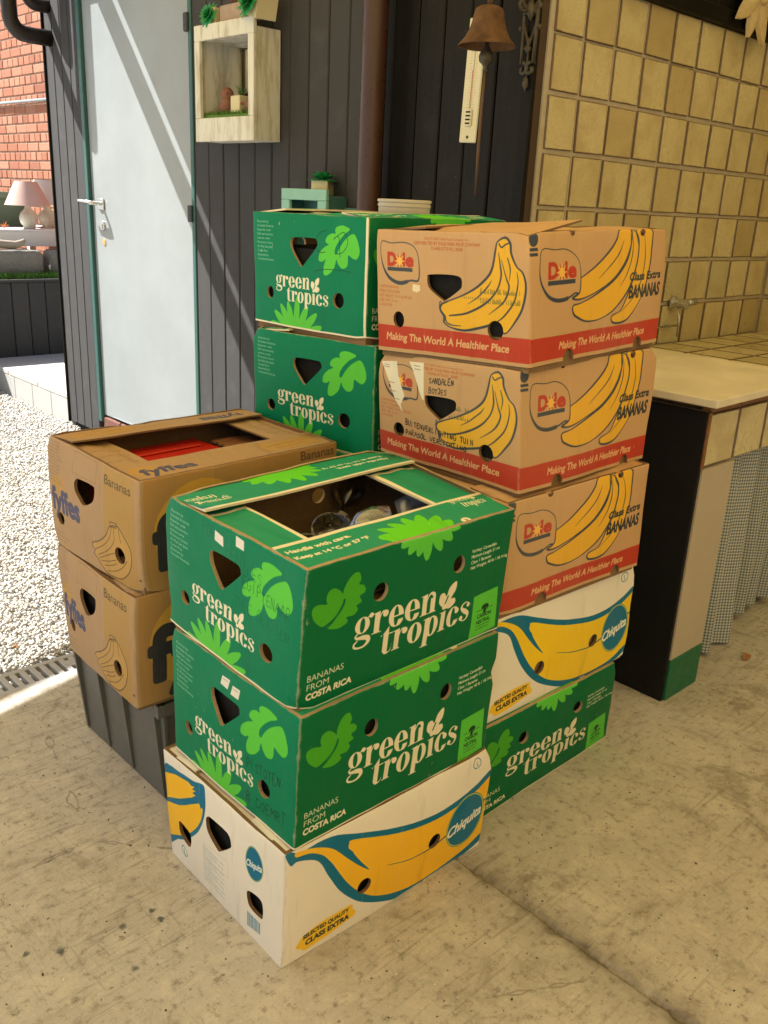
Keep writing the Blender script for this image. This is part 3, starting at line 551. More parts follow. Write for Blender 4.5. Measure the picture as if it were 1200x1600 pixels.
def wordmark(pr, gx, gy, gw, tx, ty, tw, xh, col, flip=None, leaf=True):
    acc = np.zeros((pr.H, pr.W), np.float32)
    def line(word, x, y, w):
        n = sum(letter(c)[3] for c in word); k = w / n
        for ch in word:
            a, b, c, ad = letter(ch); f = lambda L: [[(x + px*k, y + py*xh) for px, py in l] for l in L]
            if flip: g = lambda L: [[(2*flip[0] - px, 2*flip[1] - py) for px, py in l] for l in f(L)]
            else: g = f
            m_ = pr.cover(g(a))
            if b: m_ = m_ * (1 - pr.cover(g(b)))
            m_ = pr.cover(g(c), m_); np.maximum(acc, m_, out=acc); x += ad * k
    line('green', gx, gy, gw); line('tropics', tx, ty, tw)
    if leaf:
        lx, ly = gx + gw*1.02, gy - xh*.02
        l1 = leaf_mark(lx + xh*.38, ly, xh*1.25, -.55); st = stroke([(lx + xh*.30, ly - xh*.1), (lx + xh*.62, ly + xh*.55)], xh*.09)
        if flip: l1 = [(2*flip[0]-a, 2*flip[1]-b) for a, b in l1]; st = [[(2*flip[0]-a, 2*flip[1]-b) for a, b in l] for l in st]
        np.maximum(acc, pr.cover([l1]) * (1 - pr.cover(st)), out=acc)
    pr.blend(acc, col)
def fern(pr, x, y, tips, w, col):
    L = []
    for tx, ty in tips:
        d = math.hypot(tx-x, ty-y); a = math.atan2(ty-y, tx-x)
        l = [(0,-.0),(.35,-.55),(.72,-.62),(.94,-.32),(1,0),(.94,.32),(.72,.62),(.35,.55)]
        L.append(ccw(cr([(x + d*px*math.cos(a) - w*py*math.sin(a), y + d*px*math.sin(a) + w*py*math.cos(a)) for px, py in l])))
    pr.fill(L, col)

GREEN = (4, 124, 86); LEAF = (92, 200, 66); CREAM = (236, 226, 196); GREEN_SHADE = (0, 106, 60)  # one green ink: sheen put into the end faces, shade into the sides
KR = (198, 158, 110); NAVY = (62, 70, 78); RED = (186, 62, 40); YEL = (232, 178, 50)
FK = (174, 142, 105); FY = (174, 139, 80); PURP = (84, 84, 108)
WHITE = (238, 231, 214); TEAL = (10, 112, 146)
# ---- the printed faces
GW, GL, GH = .388, .505, .258
def face_green_end(hw=None):
    p = Print(GW, GH, GREEN); U = lambda u, v: (u*GW, v*GH)
    p.fill([p.uv(cr(UVP['GE2.leaf'], True, 4))], LEAF)
    fern(p, .40*GW, -.09*GH, [U(.17,.02), U(.205,.13), U(.265,.20), U(.335,.23), U(.43,.29), U(.52,.22), U(.60,.16), U(.64,.05)], .0155, LEAF)
    wordmark(p, .225*GW, .36*GH, .315*GW, .325*GW, .235*GH, .375*GW, .095*GH, CREAM)
    tiny(p, CREAM, .05*GW, .90*GH, .33*GW, .57*GH, 10, .85)
    p.fill([rect(0, 0, GW, .004)], CREAM)
    if hw == 'a':
        hand(p, 'PORSELEIN', .30*GW, .62*GW, .88*GH, .085*GH, (12, 84, 58), .0014, 2, -.02, .5)
        hand(p, 'SERVIES', .47*GW, .74*GW, .77*GH, .075*GH, (12, 84, 58), .0014, 5, -.01, .5)
        hand(p, 'EGIPTENAAR', .60*GW, .93*GW, .66*GH, .075*GH, (12, 74, 50), .0015, 6, -.012, .6)
        hand(p, 'THEE GLASSEN', .55*GW, .93*GW, .50*GH, .075*GH, (12, 84, 58), .0014, 9, -.01, .5)
        for l in ([(.40,.94),(.46,.92),(.463,.85),(.40,.87)], [(.545,.975),(.60,.965),(.605,.90),(.55,.905)]): p.fill([p.uv(l)], (225, 222, 210))
    if hw == 'b':
        hand(p, 'PISTOTEN', .65*GW, .90*GW, .37*GH, .085*GH, (8, 60, 44), .0018, 12, .01)
        hand(p, 'B COEMRT', .64*GW, .94*GW, .10*GH, .085*GH, (8, 60, 44), .0018, 14, .01)
        for k in ('GE2.st1', 'GE2.st2'): p.fill([p.uv(UVP[k])], (228, 224, 210)); q = p.uv(UVP[k]); p.fill(stroke([((q[0][0]+q[3][0])/2+.004, (q[0][1]+q[3][1])/2+.004), ((q[1][0]+q[2][0])/2-.003, (q[1][1]+q[2][1])/2+.004)], .0012), (150, 140, 130))
    if hw == 'c':
        p.fill(stroke(p.uv(cr([(.66,.87),(.60,.83),(.58,.72),(.62,.68),(.66,.69)], False)), .0014), (20, 70, 50)); p.fill(stroke(p.uv(cr([(.78,.66),(.76,.82),(.72,.80),(.80,.86),(.84,.78),(.80,.70),(.74,.68)], False)), .0014), (20, 70, 50))
        p.fill(stroke(p.uv(cr([(.57,.52),(.66,.545),(.78,.55),(.87,.54)], False)), .0014), (20, 80, 54))
        p.fill([rect(GW-.0075, 0, GW, GH)], CREAM)
    return p
def face_green_side():
    p = Print(GL, GH, GREEN_SHADE); U = lambda u, v: (u*GL, v*GH); LF = (72, 168, 40)
    p.fill([p.uv(cr(UVP['GS.leaf'], True, 4))], LF)
    fern(p, .53*GL, 1.10*GH, [U(.40,.96), U(.435,.90), U(.48,.865), U(.525,.815), U(.598,.855), U(.652,.91), U(.69,.98)], .018, LEAF)
    b = p.uv(UVP['GS.badge']); p.fill([cr(b, True, 1)], LEAF); cx = sum(q[0] for q in b)/4; cy = sum(q[1] for q in b)/4; k = (22, 60, 30)
    p.fill([leaf_mark(cx, cy + .020, .020, PI)], k); put(p, k, '100%', cx-.010, cx+.010, cy+.006, .006); put(p, k, 'CARBON', cx-.020, cx+.020, cy-.008, .0088, bold=.0006); put(p, k, 'NEUTRAL', cx-.0205, cx+.0205, cy-.021, .0088, bold=.0006)
    p.fill(stroke([(cx-.021, cy-.026), (cx+.021, cy-.026)], .0012) + stroke([(cx-.024, cy+.009), (cx-.013, cy+.009)], .0012) + stroke([(cx+.013, cy+.009), (cx+.024, cy+.009)], .0012), k); put(p, k, 'certified farm', cx-.019, cx+.019, cy-.034, .0042)
    wordmark(p, .215*GL, .40*GH, .385*GL, .335*GL, .21*GH, .465*GL, .155*GH, CREAM)
    for i, s_ in enumerate(('Variety: Cavendish', 'Minimum Length: 21 cm', 'Class 1 Bananas', 'Net Weight: 40 lb / 18.14 kg')): put(p, CREAM, s_, .77*GL, .77*GL + len(s_)*.0039, (.748-.043*i)*GH, .0066, bold=.0006)
    put(p, CREAM, 'BANANAS', .037*GL, .185*GL, .215*GH, .0125); put(p, CREAM, 'FROM', .037*GL, .128*GL, .150*GH, .0125); put(p, CREAM, 'COSTA RICA', .037*GL, .227*GL, .080*GH, .0125, bold=.0018)
    p.fill([rect(0, 0, GL, .0032)], CREAM)
    return p
def face_green_top():
    p = Print(GL, GW, (42, 150, 112)); U = lambda u, v: (u*GL, v*GW); LT = (104, 214, 44)  # greens paler than on the sides, light from above put into them
    fern(p, .53*GL, -.02*GW, [U(.38,.03), U(.36,.09), U(.40,.155), U(.47,.185), U(.55,.20), U(.62,.19), U(.68,.14), U(.705,.08), U(.70,.02)], .021, LT)
    fern(p, .45*GL, 1.02*GW, [U(.30,.97), U(.31,.90), U(.35,.84), U(.41,.795), U(.48,.78), U(.55,.80), U(.60,.85), U(.62,.92), U(.62,.98)], .021, LT)
    put(p, CREAM, 'Handle with care.', .03*GL, .29*GL, .165*GW, .0095, bold=.0016); put(p, CREAM, 'Keep at 14 °C or 57 °F', .03*GL, .335*GL, .108*GW, .0095, bold=.0016)
    put(p, CREAM, 'Handle with care.', .66*GL, .92*GL, .805*GW, .0095, bold=.0016, flip=True); put(p, CREAM, 'Keep at 14 °C or 57 °F', .615*GL, .92*GL, .858*GW, .0095, bold=.0016, flip=True)
    wordmark(p, .80*GL, .205*GW, .10*GL, .835*GL, .145*GW, .12*GL, .036*GW, CREAM)
    wordmark(p, .04*GL, .80*GW, .10*GL, .07*GL, .74*GW, .12*GL, .036*GW, CREAM, flip=(.105*GL, .815*GW))
    p.fill([ell(.757*GL, .045*GW, .011, .0085)], CREAM); put(p, (30, 60, 40), '3', .753*GL, .763*GL, .036*GW, .007)
    # uncut cream margins along the flaps' inner edges
    for r in ((0,.222,1,.245), (0,.70,1,.724), (.168,.245,.185,.70), (.765,.245,.784,.70), (.985,.72,1,1), (0,0,.008,.245)): p.fill([rect(r[0]*GL, r[1]*GW, r[2]*GL, r[3]*GW)], CREAM)
    return p
CWd, CLn, CHt = .40, .52, .247
def oval(p, x, y, rx, ry, lean=0.0):
    p.fill([ell(x, y, rx, ry)], TEAL); p.fill(stroke(ell(x, y, rx*.955, ry*.955, 40), rx*.055, True), (190, 190, 70)); 
    put(p, (244, 240, 225), 'Chiquita', x - rx*.90, x + rx*.84, y - ry*.40, ry*.42, slant=.12, bold=rx*.04, rise=.20)
def face_white_side(lemon=False):
    p = Print(CLn, CHt, WHITE); y = (246, 206, 38) if lemon else (250, 192, 44)
    p.fill([p.uv(cr(UVP['CS.teal'], True, 3))], TEAL); p.fill([p.uv(cr(UVP['CS.yel'], True, 3))], y)
    p.fill(stroke(p.uv(cr(UVP['CS.line'], False)), [.0008, .0022, .0045]), (30, 100, 110)); p.fill(stroke(p.uv(UVP['CS.line2']), .005), TEAL)
    oval(p, .878*CLn, .385*CHt, .105*CLn, .255*CHt)
    p.fill([p.uv(cr(UVP['CS.brush'], True, 2))], (246, 200, 50)); k = (60, 66, 52)
    put(p, k, 'SELECTED QUALITY', .087*CLn, .285*CLn, .150*CHt, .0092, bold=.0012, rise=.06); put(p, k, 'CLASS EXTRA', .10*CLn, .29*CLn, .083*CHt, .0115, bold=.0018, rise=.05)
    p.fill(stroke(ell(.912*CLn, .913*CHt, .0125), .0018, True), TEAL); put(p, TEAL, 'L', .908*CLn, .918*CLn, .885*CHt, .013)
    return p
def face_white_end():
    p = Print(CWd, CHt, WHITE); y = (250, 192, 40)
    p.fill([p.uv(cr(UVP['CE.teal'], True, 3))], TEAL); p.fill([p.uv(UVP['CE.y1'])], y); p.fill([p.uv(cr(UVP['CE.y2'], True, 3))], y)
    oval(p, .784*CWd, .69*CHt, .026, .036)
    p.fill(stroke(ell(.166*CWd, .175*CHt, .0115), .0018, True), TEAL); put(p, TEAL, 'L', .158*CWd, .178*CWd, .145*CHt, .012)
    p.fill(stroke(p.uv(UVP['CE.rect']), .0007, True), (190, 180, 160))
    tiny(p, (90, 130, 150), .36*CWd, .43*CHt, .56*CWd, .10*CHt, 15, .8, ['Chiquita bananas premium quality', 'produce of Costa Rica', 'class extra net weight 18.14 kg', 'store at 13.3 C'], 4)
    b = p.uv(UVP['CE.bar'])
    for i in range(17):
        t0 = i / 17; t1 = t0 + random.Random(i).uniform(.018, .045); L = lambda a, q, t: (a[0] + (q[0]-a[0])*t, a[1] + (q[1]-a[1])*t)
        p.fill([[L(b[0], b[1], t0), L(b[0], b[1], t1), L(b[3], b[2], t1), L(b[3], b[2], t0)]], (70, 120, 150))
    return p
DW, DL, DH = .404, .460, .241
def brand_leaf(p, key, x0, x1, yb, h):
    l = p.uv(cr(UVP[key], True, 5)); n = len(l); w = []
    ys = [q[1] for q in l]; lo, hi = min(ys), max(ys)
    for q in l: w.append(.0018 + .0058 * max(0, (1 - (q[1]-lo)/(hi-lo)*1.6)) * (1 if q[0] < (x0+x1)/2 + .02 else .35))
    p.fill(stroke(l + [l[0]], w + [w[0]]), NAVY)
    W = x1 - x0
    put(p, RED, 'D', x0, x0 + .30*W, yb, h, bold=.0042); put(p, RED, 'l', x0 + .585*W, x0 + .635*W, yb, h, bold=.0040); put(p, RED, 'e', x0 + .70*W, x0 + .97*W, yb, h*.98, bold=.0040)
    cx, cy = x0 + .455*W, yb + h*.34
    for k in range(16): a = 2*PI*k/16; p.fill(stroke([(cx + h*.2*math.cos(a), cy + h*.2*math.sin(a)), (cx + h*.56*math.cos(a), cy + h*.56*math.sin(a))], [.0036, .001]), (RED if k % 2 else (240, 190, 80)))
    p.fill([ell(cx, cy, h*.30)], (240, 190, 80)); p.fill([rect(x0 - .002, yb - h*.42, x1 - .003, yb - h*.14)], NAVY)
def slogan(p, W, x0, x1, yb, h): put(p, (222, 178, 126), 'Making The World A Healthier Place', x0, x1, yb, h, slant=.16, bold=.0013)
def bananas(p, pre, names, lines, out=.0042):
    for n_ in names: p.fill([p.uv(cr(UVP[pre + n_], True, 4))], YEL)
    for n_ in names:
        l = p.uv(cr(UVP[pre + n_], True, 4)); k = len(l); p.fill(stroke(l + [l[0]], [out * (.45 + .55*abs(math.sin(3*PI*i/k))) for i in range(k+1)]), NAVY)
    for n_ in lines: p.fill(stroke(p.uv(cr(UVP[pre + n_], False, 5)), [.0006, .0030, .0026, .0006]), NAVY)
def face_kraft_end(variant):
    p = Print(DW, DH, KR); U = lambda u, v: (u*DW, v*DH)
    p.fill([[U(0, .222), U(1, .222), U(1, .028), U(0, .032)]], RED)
    p.fill([p.uv(cr(UVP['DE.sil'], True, 4))], YEL)
    l = p.uv(cr(UVP['DE.sil'], True, 4)); k = len(l); p.fill(stroke(l + [l[0]], [.0026 + .0024*abs(math.sin(5*PI*i/k)) for i in range(k+1)]), NAVY)
    for q, w in (('DE.i1', [.0012, .0040, .0034, .0044, .0030]), ('DE.i2', [.0010, .0034, .0040, .0008]), ('DE.i3', [.0010, .0030, .0034, .0016]), ('DE.l1', [.0006, .0030, .0026, .0006]), ('DE.i4', [.0022, .0030, .0008]), ('DE.i5', [.0030, .0030, .0010]), ('DE.i6', [.0030, .0026])): p.fill(stroke(p.uv(cr(UVP[q], False, 5)), w), NAVY)
    for q in ((.425+.034, .432), (.447+.035, .325)): p.fill(stroke(ell(q[0]*DW, q[1]*DH, .0026, .0056), .0020, True), NAVY)
    brand_leaf(p, 'DE.leaf', .097*DW, .277*DW, .713*DH, .105*DH)
    k = (176, 88, 48)
    put(p, k, '® & © 2020 Dole Food Company, Inc.', .345*DW, .64*DW, .925*DH, .0052); put(p, k, 'DISTRIBUTED BY DOLE FRESH FRUIT COMPANY', .28*DW, .715*DW, .888*DH, .0058, bold=.0004); put(p, k, 'CHARLOTTE NC, 28280', .39*DW, .60*DW, .850*DH, .0058, bold=.0004)
    for i, s_ in enumerate(('CAVENDISH BANANAS', 'PRODUCT OF ECUADOR', 'NET WEIGHT 18.14 kg (40 Lbs)', 'SIZE: MIN. 21 cm', 'CLASS EXTRA')): put(p, k, s_, .026*DW, (.026 + .0085*len(s_))*DW, (.527-.037*i)*DH, .0058)
    slogan(p, DW, .072*DW, .875*DW, .100*DH, .0155)
    r = random.Random(5 if variant == 1 else 8)
    ox, oy = (.60, .47) if variant == 1 else (.53, .50)
    for row in range(2):
        for i in range(46 if variant == 1 else 26):
            if r.random() < .75: x = (ox + .24*(i/46) + (.11 if variant == 1 else .02))*DW; p.fill(stroke([(x, (oy + .075*row)*DH), (x + r.uniform(-.0008, .0008), (oy + .075*row)*DH + r.uniform(.003, .010))], .0012), (70, 84, 58), .75)
    if variant == 1:
        for i in range(14): x = (.60 + .012*i)*DW; p.fill(stroke([(x, .495*DH), (x, .51*DH)], .0014), (120, 96, 60), .8)
        p.fill([p.uv([(.273, .575), (.322, .57), (.325, .525), (.30, .51), (.27, .52)])], (232, 216, 176))
    else:
        for l in ([(.02,.905),(.155,.925),(.165,.80),(.19,.70),(.215,.61),(.185,.52),(.20,.44),(.18,.49),(.14,.56),(.10,.70),(.06,.82)], [(.25,.94),(.36,.945),(.365,.61),(.35,.62),(.32,.72),(.28,.86)]): p.fill([p.uv(l)], (236, 228, 200))
        for u, v in ((.05,.88),(.05,.86),(.09,.72),(.10,.64),(.13,.57),(.285,.91),(.29,.88)): p.fill(stroke(p.uv([(u, v), (u+.045, v-.002)]), .0011), (110, 100, 90))
        ink = (34, 36, 38); hand(p, 'SANDALEN', .40*DW, .58*DW,   .775*DH, .050*DH, ink, .0021, 21, .002); hand(p, 'BOTJES', .40*DW, .53*DW, .690*DH, .048*DH, ink, .0021, 22)
        hand(p, 'BUITENVERLICHTING TUIN', .22*DW, .715*DW, .340*DH, .050*DH, ink, .0021, 23, -.010); hand(p, 'PARASOL VERLICHTING', .22*DW, .67*DW, .245*DH, .048*DH, ink, .0021, 24, -.004)
    return p
def face_kraft_side():
    p = Print(DL, DH, KR); U = lambda u, v: (u*DL, v*DH)
    bananas(p, 'DS.', ('b3', 'b2', 'b1'), ('l1', 'l2', 'l3'), .0046)
    p.fill([[U(0, .215), U(1, .215), U(1, .030), U(0, .030)]], RED)
    p.fill([cr(p.uv(UVP['DS.leaf']), True, 5)], KR); brand_leaf(p, 'DS.leaf', .118*DL, .298*DL, .653*DH, .118*DH)
    p.fill([ell(.026*DL, .955*DH, .0125, .0145)], NAVY); p.fill([p.uv([(.0,.885),(.048,.885),(.052,.862),(.004,.862)]), p.uv([(.0,.848),(.048,.848),(.052,.825),(.004,.825)])], NAVY)
    put(p, (52, 58, 60), 'Class Extra', .70*DL, .955*DL, .575*DH, .0165, slant=.2, bold=.0018); put(p, (52, 58, 60), 'BANANAS', .70*DL, .955*DL, .428*DH, .0270, slant=.1, bold=.0026)
    slogan(p, DL, .196*DL, .86*DL, .10*DH, .0155)
    return p
FW_, FL_, FH_ = .381, .506, .251
def face_tan_end():
    p = Print(FW_, FH_, FK); ink = (92, 76, 52)
    p.fill([rect(.655*FW_, 0, .955*FW_, FH_*.985)], FY); p.fill([ell(.125*FW_, .555*FH_, .033, .031)], (182, 144, 82))
    put(p, PURP, 'fyffes', .035*FW_, .362*FW_, .345*FH_, .054, bold=.0062); p.fill([ell(.128*FW_, .515*FH_, .0085)], FK)
    put(p, ink, 'Bananas', .665*FW_, .925*FW_, .835*FH_, .0215, bold=.0006)
    o = p.uv(cr(UVP['FE.out'], True, 4)); p.fill([o, p.uv(UVP['FE.stem'])], (186, 148, 84)); p.fill(stroke(o, .0024, True) + stroke(p.uv(UVP['FE.stem']), .0020, True), ink)
    for i in range(1, 8): p.fill(stroke(p.uv(cr(UVP['FE.l%d' % i], False)), .0016), ink)
    p.fill(stroke(p.uv(UVP['FE.rect']), .0008, True), (120, 100, 70))
    tiny(p, (110, 96, 80), .02*FW_, .955*FH_, .24*FW_, .60*FH_, 13, .8, ['Bananas Cavendish', 'Country of origin', 'Packed by member', 'Category extra', 'Net weight 18.14 kg', 'Postharvest treatment', 'Keep at 13.5 C'], 6)
    tiny(p, (110, 96, 80), .03*FW_, .13*FH_, .2*FW_, .05*FH_, 3, .7)
    p.fill([rect(.965*FW_, .10*FH_, .985*FW_, .12*FH_)], ink)
    return p
def face_tan_side():
    p = Print(FL_, FH_, (172, 132, 80)); p.fill([rect(0, 0, .02*FL_, FH_)], FK)
    p.fill([ell(.27*FL_, .50*FH_, .105)], (204, 156, 66)); put(p, (50, 52, 58), 'fyffes', .07*FL_, .74*FL_, .20*FH_, .125, bold=.016)
    put(p, (92, 76, 52), 'Bananas', .79*FL_, .975*FL_, .885*FH_, .0215, bold=.0008)
    return p
def face_tan_top():
    p = Print(FL_, FW_, FK); ink = (150, 104, 40)
    p.fill([ell(.09*FL_, .145*FW_, .034, .026)], (182, 144, 82)); put(p, PURP, 'fyffes', .065*FL_, .295*FL_, .075*FW_, .036, bold=.0045)
    p.fill([ell(.90*FL_, .86*FW_, .034, .026)], (182, 144, 82)); put(p, PURP, 'fyffes', .70*FL_, .925*FL_, .80*FW_, .036, bold=.0045, flip=True)
    for u0, v0, fl in ((.66, .075, False), (.05, .80, True)):
        p.fill([rect(u0*FL_, v0*FW_, (u0+.29)*FL_, (v0+.135)*FW_)], (180, 143, 82)); p.fill(stroke(rect(u0*FL_, v0*FW_, (u0+.29)*FL_, (v0+.135)*FW_), .001, True), ink)
        put(p, ink, 'Handle With Care', (u0+.03)*FL_, (u0+.26)*FL_, (v0+.075)*FW_, .010, flip=fl); put(p, ink, 'Keep at 13.5 C', (u0+.06)*FL_, (u0+.23)*FL_, (v0+.03)*FW_, .008, flip=fl)
    r = random.Random(4)
    for cx in (.09, .88):
        for i in range(3):
            for j in range(3): x = (cx - .045 + .045*i)*FL_; y = (.40 + .10*j)*FW_; put(p, (130, 104, 80), r.choice(['BA7', 'PY C', '0428', 'EC 9', 'L 17']), x, x + .022, y, .007)
    return p
def plain_top(w, h, col): return Print(w, h, col)

def card(name, pr, **k): return mat_card(name, pr.image(name), **k)
_w = dict(scuff=(.72, .66, .5, 1), scuff_amt=.5, fade=.004, tint=.02)
FACE = {}
for k, h in (('plain', None), ('a', 'a'), ('b', 'b'), ('c', 'c')): FACE['green_end_' + k] = card('green_end_print_' + k, face_green_end(h), cycles=60, rough=.5, **_w)
FACE['green_side'] = card('green_side_print', face_green_side(), cycles=78, rough=.5, **_w); FACE['green_top'] = card('green_top_print', face_green_top(), cycles=78, rough=.48, **_w)
_k = dict(scuff=(.30, .20, .11, 1), scuff_amt=.35)
FACE['white_end'] = card('white_end_print', face_white_end(), cycles=62, **_k); FACE['white_side'] = card('white_side_print', face_white_side(), cycles=80, **_k)
FACE['lemon_side'] = card('lemon_side_print', face_white_side(True), cycles=80, **_k); FACE['white_top'] = card('white_top_print', plain_top(.52, .40, WHITE), cycles=80, **_k)
_d = dict(scuff=(.62, .46, .28, 1), scuff_amt=.4, rough=.7)
FACE['kraft_end_1'] = card('kraft_end_print', face_kraft_end(1), cycles=60, **_d); FACE['kraft_end_2'] = card('kraft_end_print_marked', face_kraft_end(2), cycles=60, **_d)
FACE['kraft_side'] = card('kraft_side_print', face_kraft_side(), cycles=70, **_d); FACE['kraft_top'] = card('kraft_top_print', plain_top(.46, .40, KR), cycles=70, **_d)
FACE['tan_end'] = card('tan_end_print', face_tan_end(), cycles=58, **_d); FACE['tan_side'] = card('tan_side_print', face_tan_side(), cycles=76, **_d); FACE['tan_top'] = card('tan_top_print', face_tan_top(), cycles=76, **_d)
# ------------------------------------------------------------------ the setting
def v3(*a): return Vector(a)
def rectmesh(name, pts, mat, kind='structure', parent=None):
    me = bpy.data.meshes.new(name); me.from_pydata(pts, [], [tuple(range(len(pts)))]); me.materials.append(mat); o = link(name, me, parent)
    if kind: o['kind'] = kind
    return o

t = NT('gravel_bed'); p_ = t.geo(); vv = t.vor(p_, 85)
M['gravel_bed'] = t.set(t.mix(t.noise(p_, 30, 4), (.26, .245, .22, 1), (.50, .49, .455, 1)), .9, t.bump(vv.outputs['Distance'], .9, .012), 0, .2)
rectmesh('gravel_ground', [(-150, -150, -.035), (150, -150, -.035), (150, 150, -.035), (-150, 150, -.035)], M['gravel_bed'])

# concrete floor: two slabs that meet in a worn, slightly open joint
FY1 = 2.185
def joint_x(y): return 1.203 + .010*noise.noise((0, y*2.2, 3)) + .004*noise.noise((5, y*19, 1)) + .0022*noise.noise((9, y*70, 1))
def slab(x_far, side):
    b = MB(); n = 420; ys = [FY1 - (FY1 + 9.0) * (i/n)**1.0 for i in range(n + 1)]
    vs = []; fs = []
    for y in ys:
        j = joint_x(y); w = .0022 + .004*abs(noise.noise((2, y*13, side))) + .008*max(0, noise.noise((7, y*23, side)))
        e = j + side*w; k = j + side*(w + .004 + .018*abs(noise.noise((4, y*27, side))))
        vs += [(j, y, -.03), (j, y, -.0075), (e, y, -.0045 - .002*abs(noise.noise((3, y*41, side)))), (k, y, 0), (x_far, y, 0), (x_far, y, -.03)]
    for i in range(n):
        for c in range(5): fs.append((i*6+c, i*6+c+1, (i+1)*6+c+1, (i+1)*6+c))
    fs.append((0, 1, 2, 3, 4, 5)); b.add(vs, fs); return b.build('concrete_floor', M['concrete'])
for xf, sd_ in ((-9.0, -1), (9.0, 1)): tag(slab(xf, sd_), kind='structure')

# white gravel
def stones(n, x0, x1, y0, y1, z, s0, s1, ok=None):
    base = np.array([(1,0,0),(-1,0,0),(0,1,0),(0,-1,0),(0,0,1),(0,0,-1)], float); tri = np.array([(0,2,4),(2,1,4),(1,3,4),(3,0,4),(2,0,5),(1,2,5),(3,1,5),(0,3,5)])
    c = np.stack([rng.uniform(x0, x1, n), rng.uniform(y0, y1, n), rng.uniform(z - .007, z + .004, n)], 1)
    if ok is not None: c = c[ok(c)]
    n = len(c); s = rng.uniform(s0, s1, (n, 1, 3)) * rng.uniform(.7, 1.25, (n, 6, 1)); v = base[None] * s + rng.normal(0, .12, (n, 6, 3)) * s.mean(2, keepdims=True)
    q = rng.normal(0, 1, (n, 4)); q /= np.linalg.norm(q, axis=1, keepdims=True); w, x, y, zz = q.T
    R = np.stack([1-2*(y*y+zz*zz), 2*(x*y-w*zz), 2*(x*zz+w*y), 2*(x*y+w*zz), 1-2*(x*x+zz*zz), 2*(y*zz-w*x), 2*(x*zz-w*y), 2*(y*zz+w*x), 1-2*(x*x+y*y)], 1).reshape(n, 3, 3)
    v = np.einsum('nij,nkj->nki', R, v) + c[:, None]
    return v.reshape(-1, 3), (tri[None] + (np.arange(n) * 6)[:, None, None]).reshape(-1, 3)
def fast_mesh(name, v, f, mat):
    me = bpy.data.meshes.new(name); me.vertices.add(len(v)); me.vertices.foreach_set('co', v.ravel()); me.loops.add(f.size); me.loops.foreach_set('vertex_index', f.ravel().astype(np.int32))
    me.polygons.add(len(f)); me.polygons.foreach_set('loop_start', np.arange(0, f.size, f.shape[1], dtype=np.int32)); me.update(calc_edges=True); me.validate(); me.materials.append(mat); return me
t = NT('white_gravel'); p_ = t.geo(); ri = t.n('ShaderNodeNewGeometry').outputs['Random Per Island']
M['gravel'] = t.set(t.mix(t.noise(p_, 160, 3), t.ramp(ri, [(0, (.38, .36, .31, 1)), (.25, (.54, .535, .50, 1)), (.6, (.65, .65, .63, 1)), (.9, (.75, .75, .73, 1)), (1, (.45, .36, .27, 1))]), (.50, .46, .40, 1)), .85, None, 0, .25)
gv, gf = stones(62000, .1, 2.195, 2.33, 6.3, -.011, .0045, .0098)
gv2, gf2 = stones(16000, .1, 2.19, 2.33, 4.2, -.004, .004, .008)
tag(link('white_gravel', fast_mesh('white_gravel', np.vstack([gv, gv2]), np.vstack([gf, gf2 + len(gv)]), M['gravel'])), kind='stuff')

# drain channel along the floor's edge
M['drain'] = simple('pale_drain_plastic', (.40, .40, .40), .5, .12, 40, .1, 90)
dr = empty('drain_channel', (0, 2.242, 0)); tag(dr, 'pale slotted drain channel between the concrete floor and the gravel', 'drain')
b = MB(); b.box((-3, -.055, -.09), (2.19, .055, -.05)); b.build('channel_bed', M['joint_black'], dr)
pitch = .0282
for g0 in range(-3, 5):
    b = MB(); xa = g0 * .5 + .03; xb = min(xa + .4975, 2.19)
    if xa > 2.15: continue
    for y0, y1 in ((-.057, -.038), (.038, .057)): b.box((xa, y0, -.02), (xb, y1, 0.0), bev=.0015)
    k = 0
    while xa + k*pitch < xb - .004:
        xs = xa + k*pitch; wd = min(pitch - .0120, xb - xs); solid = k % 9 == 5
        b.box((xs, -.042, -.018), (xs + wd, .042, -.0006), bev=.0012)
        if solid: b.box((xs + wd - .001, -.012, -.018), (xs + pitch + .001, .024, -.001))
        k += 1
    b.build('grate', M['drain'], dr)
# a few dry leaves on the gravel
M['leaf_dry'] = simple('dry_leaf', (.35, .16, .06), .8, .3, 60, .3)
for i, (x, y, r, s_) in enumerate(((.86, 2.42, .5, .03), (.80, 2.40, 2.0, .02), (2.02, 5.55, .3, .05), (1.98, 5.48, 1.4, .04), (.70, 2.75, 1.1, .02))):
    bm = MB(); l = [(-.5,0),(-.2,.22),(.2,.2),(.5,0),(.2,-.2),(-.2,-.22)]; bm.add([(px*s_*math.cos(r)-py*s_*math.sin(r), px*s_*math.sin(r)+py*s_*math.cos(r), .004*math.sin(px*9+i)+.008) for px, py in l] + [(0,0,.012)], [(0,1,6),(1,2,6),(2,3,6),(3,4,6),(4,5,6),(5,0,6)])
    o = bm.build('dry_leaf', M['leaf_dry']); o.location = (x, y, 0); tag(o, ['reddish dry leaf on the gravel beside the drain', 'small dry leaf fragment next to the reddish leaf by the drain', 'brown dry leaf on the gravel at the foot of the step', 'smaller curled leaf beside the brown leaf by the step', 'small dry leaf out on the white gravel'][i], 'leaf', 'dry leaves on the gravel')

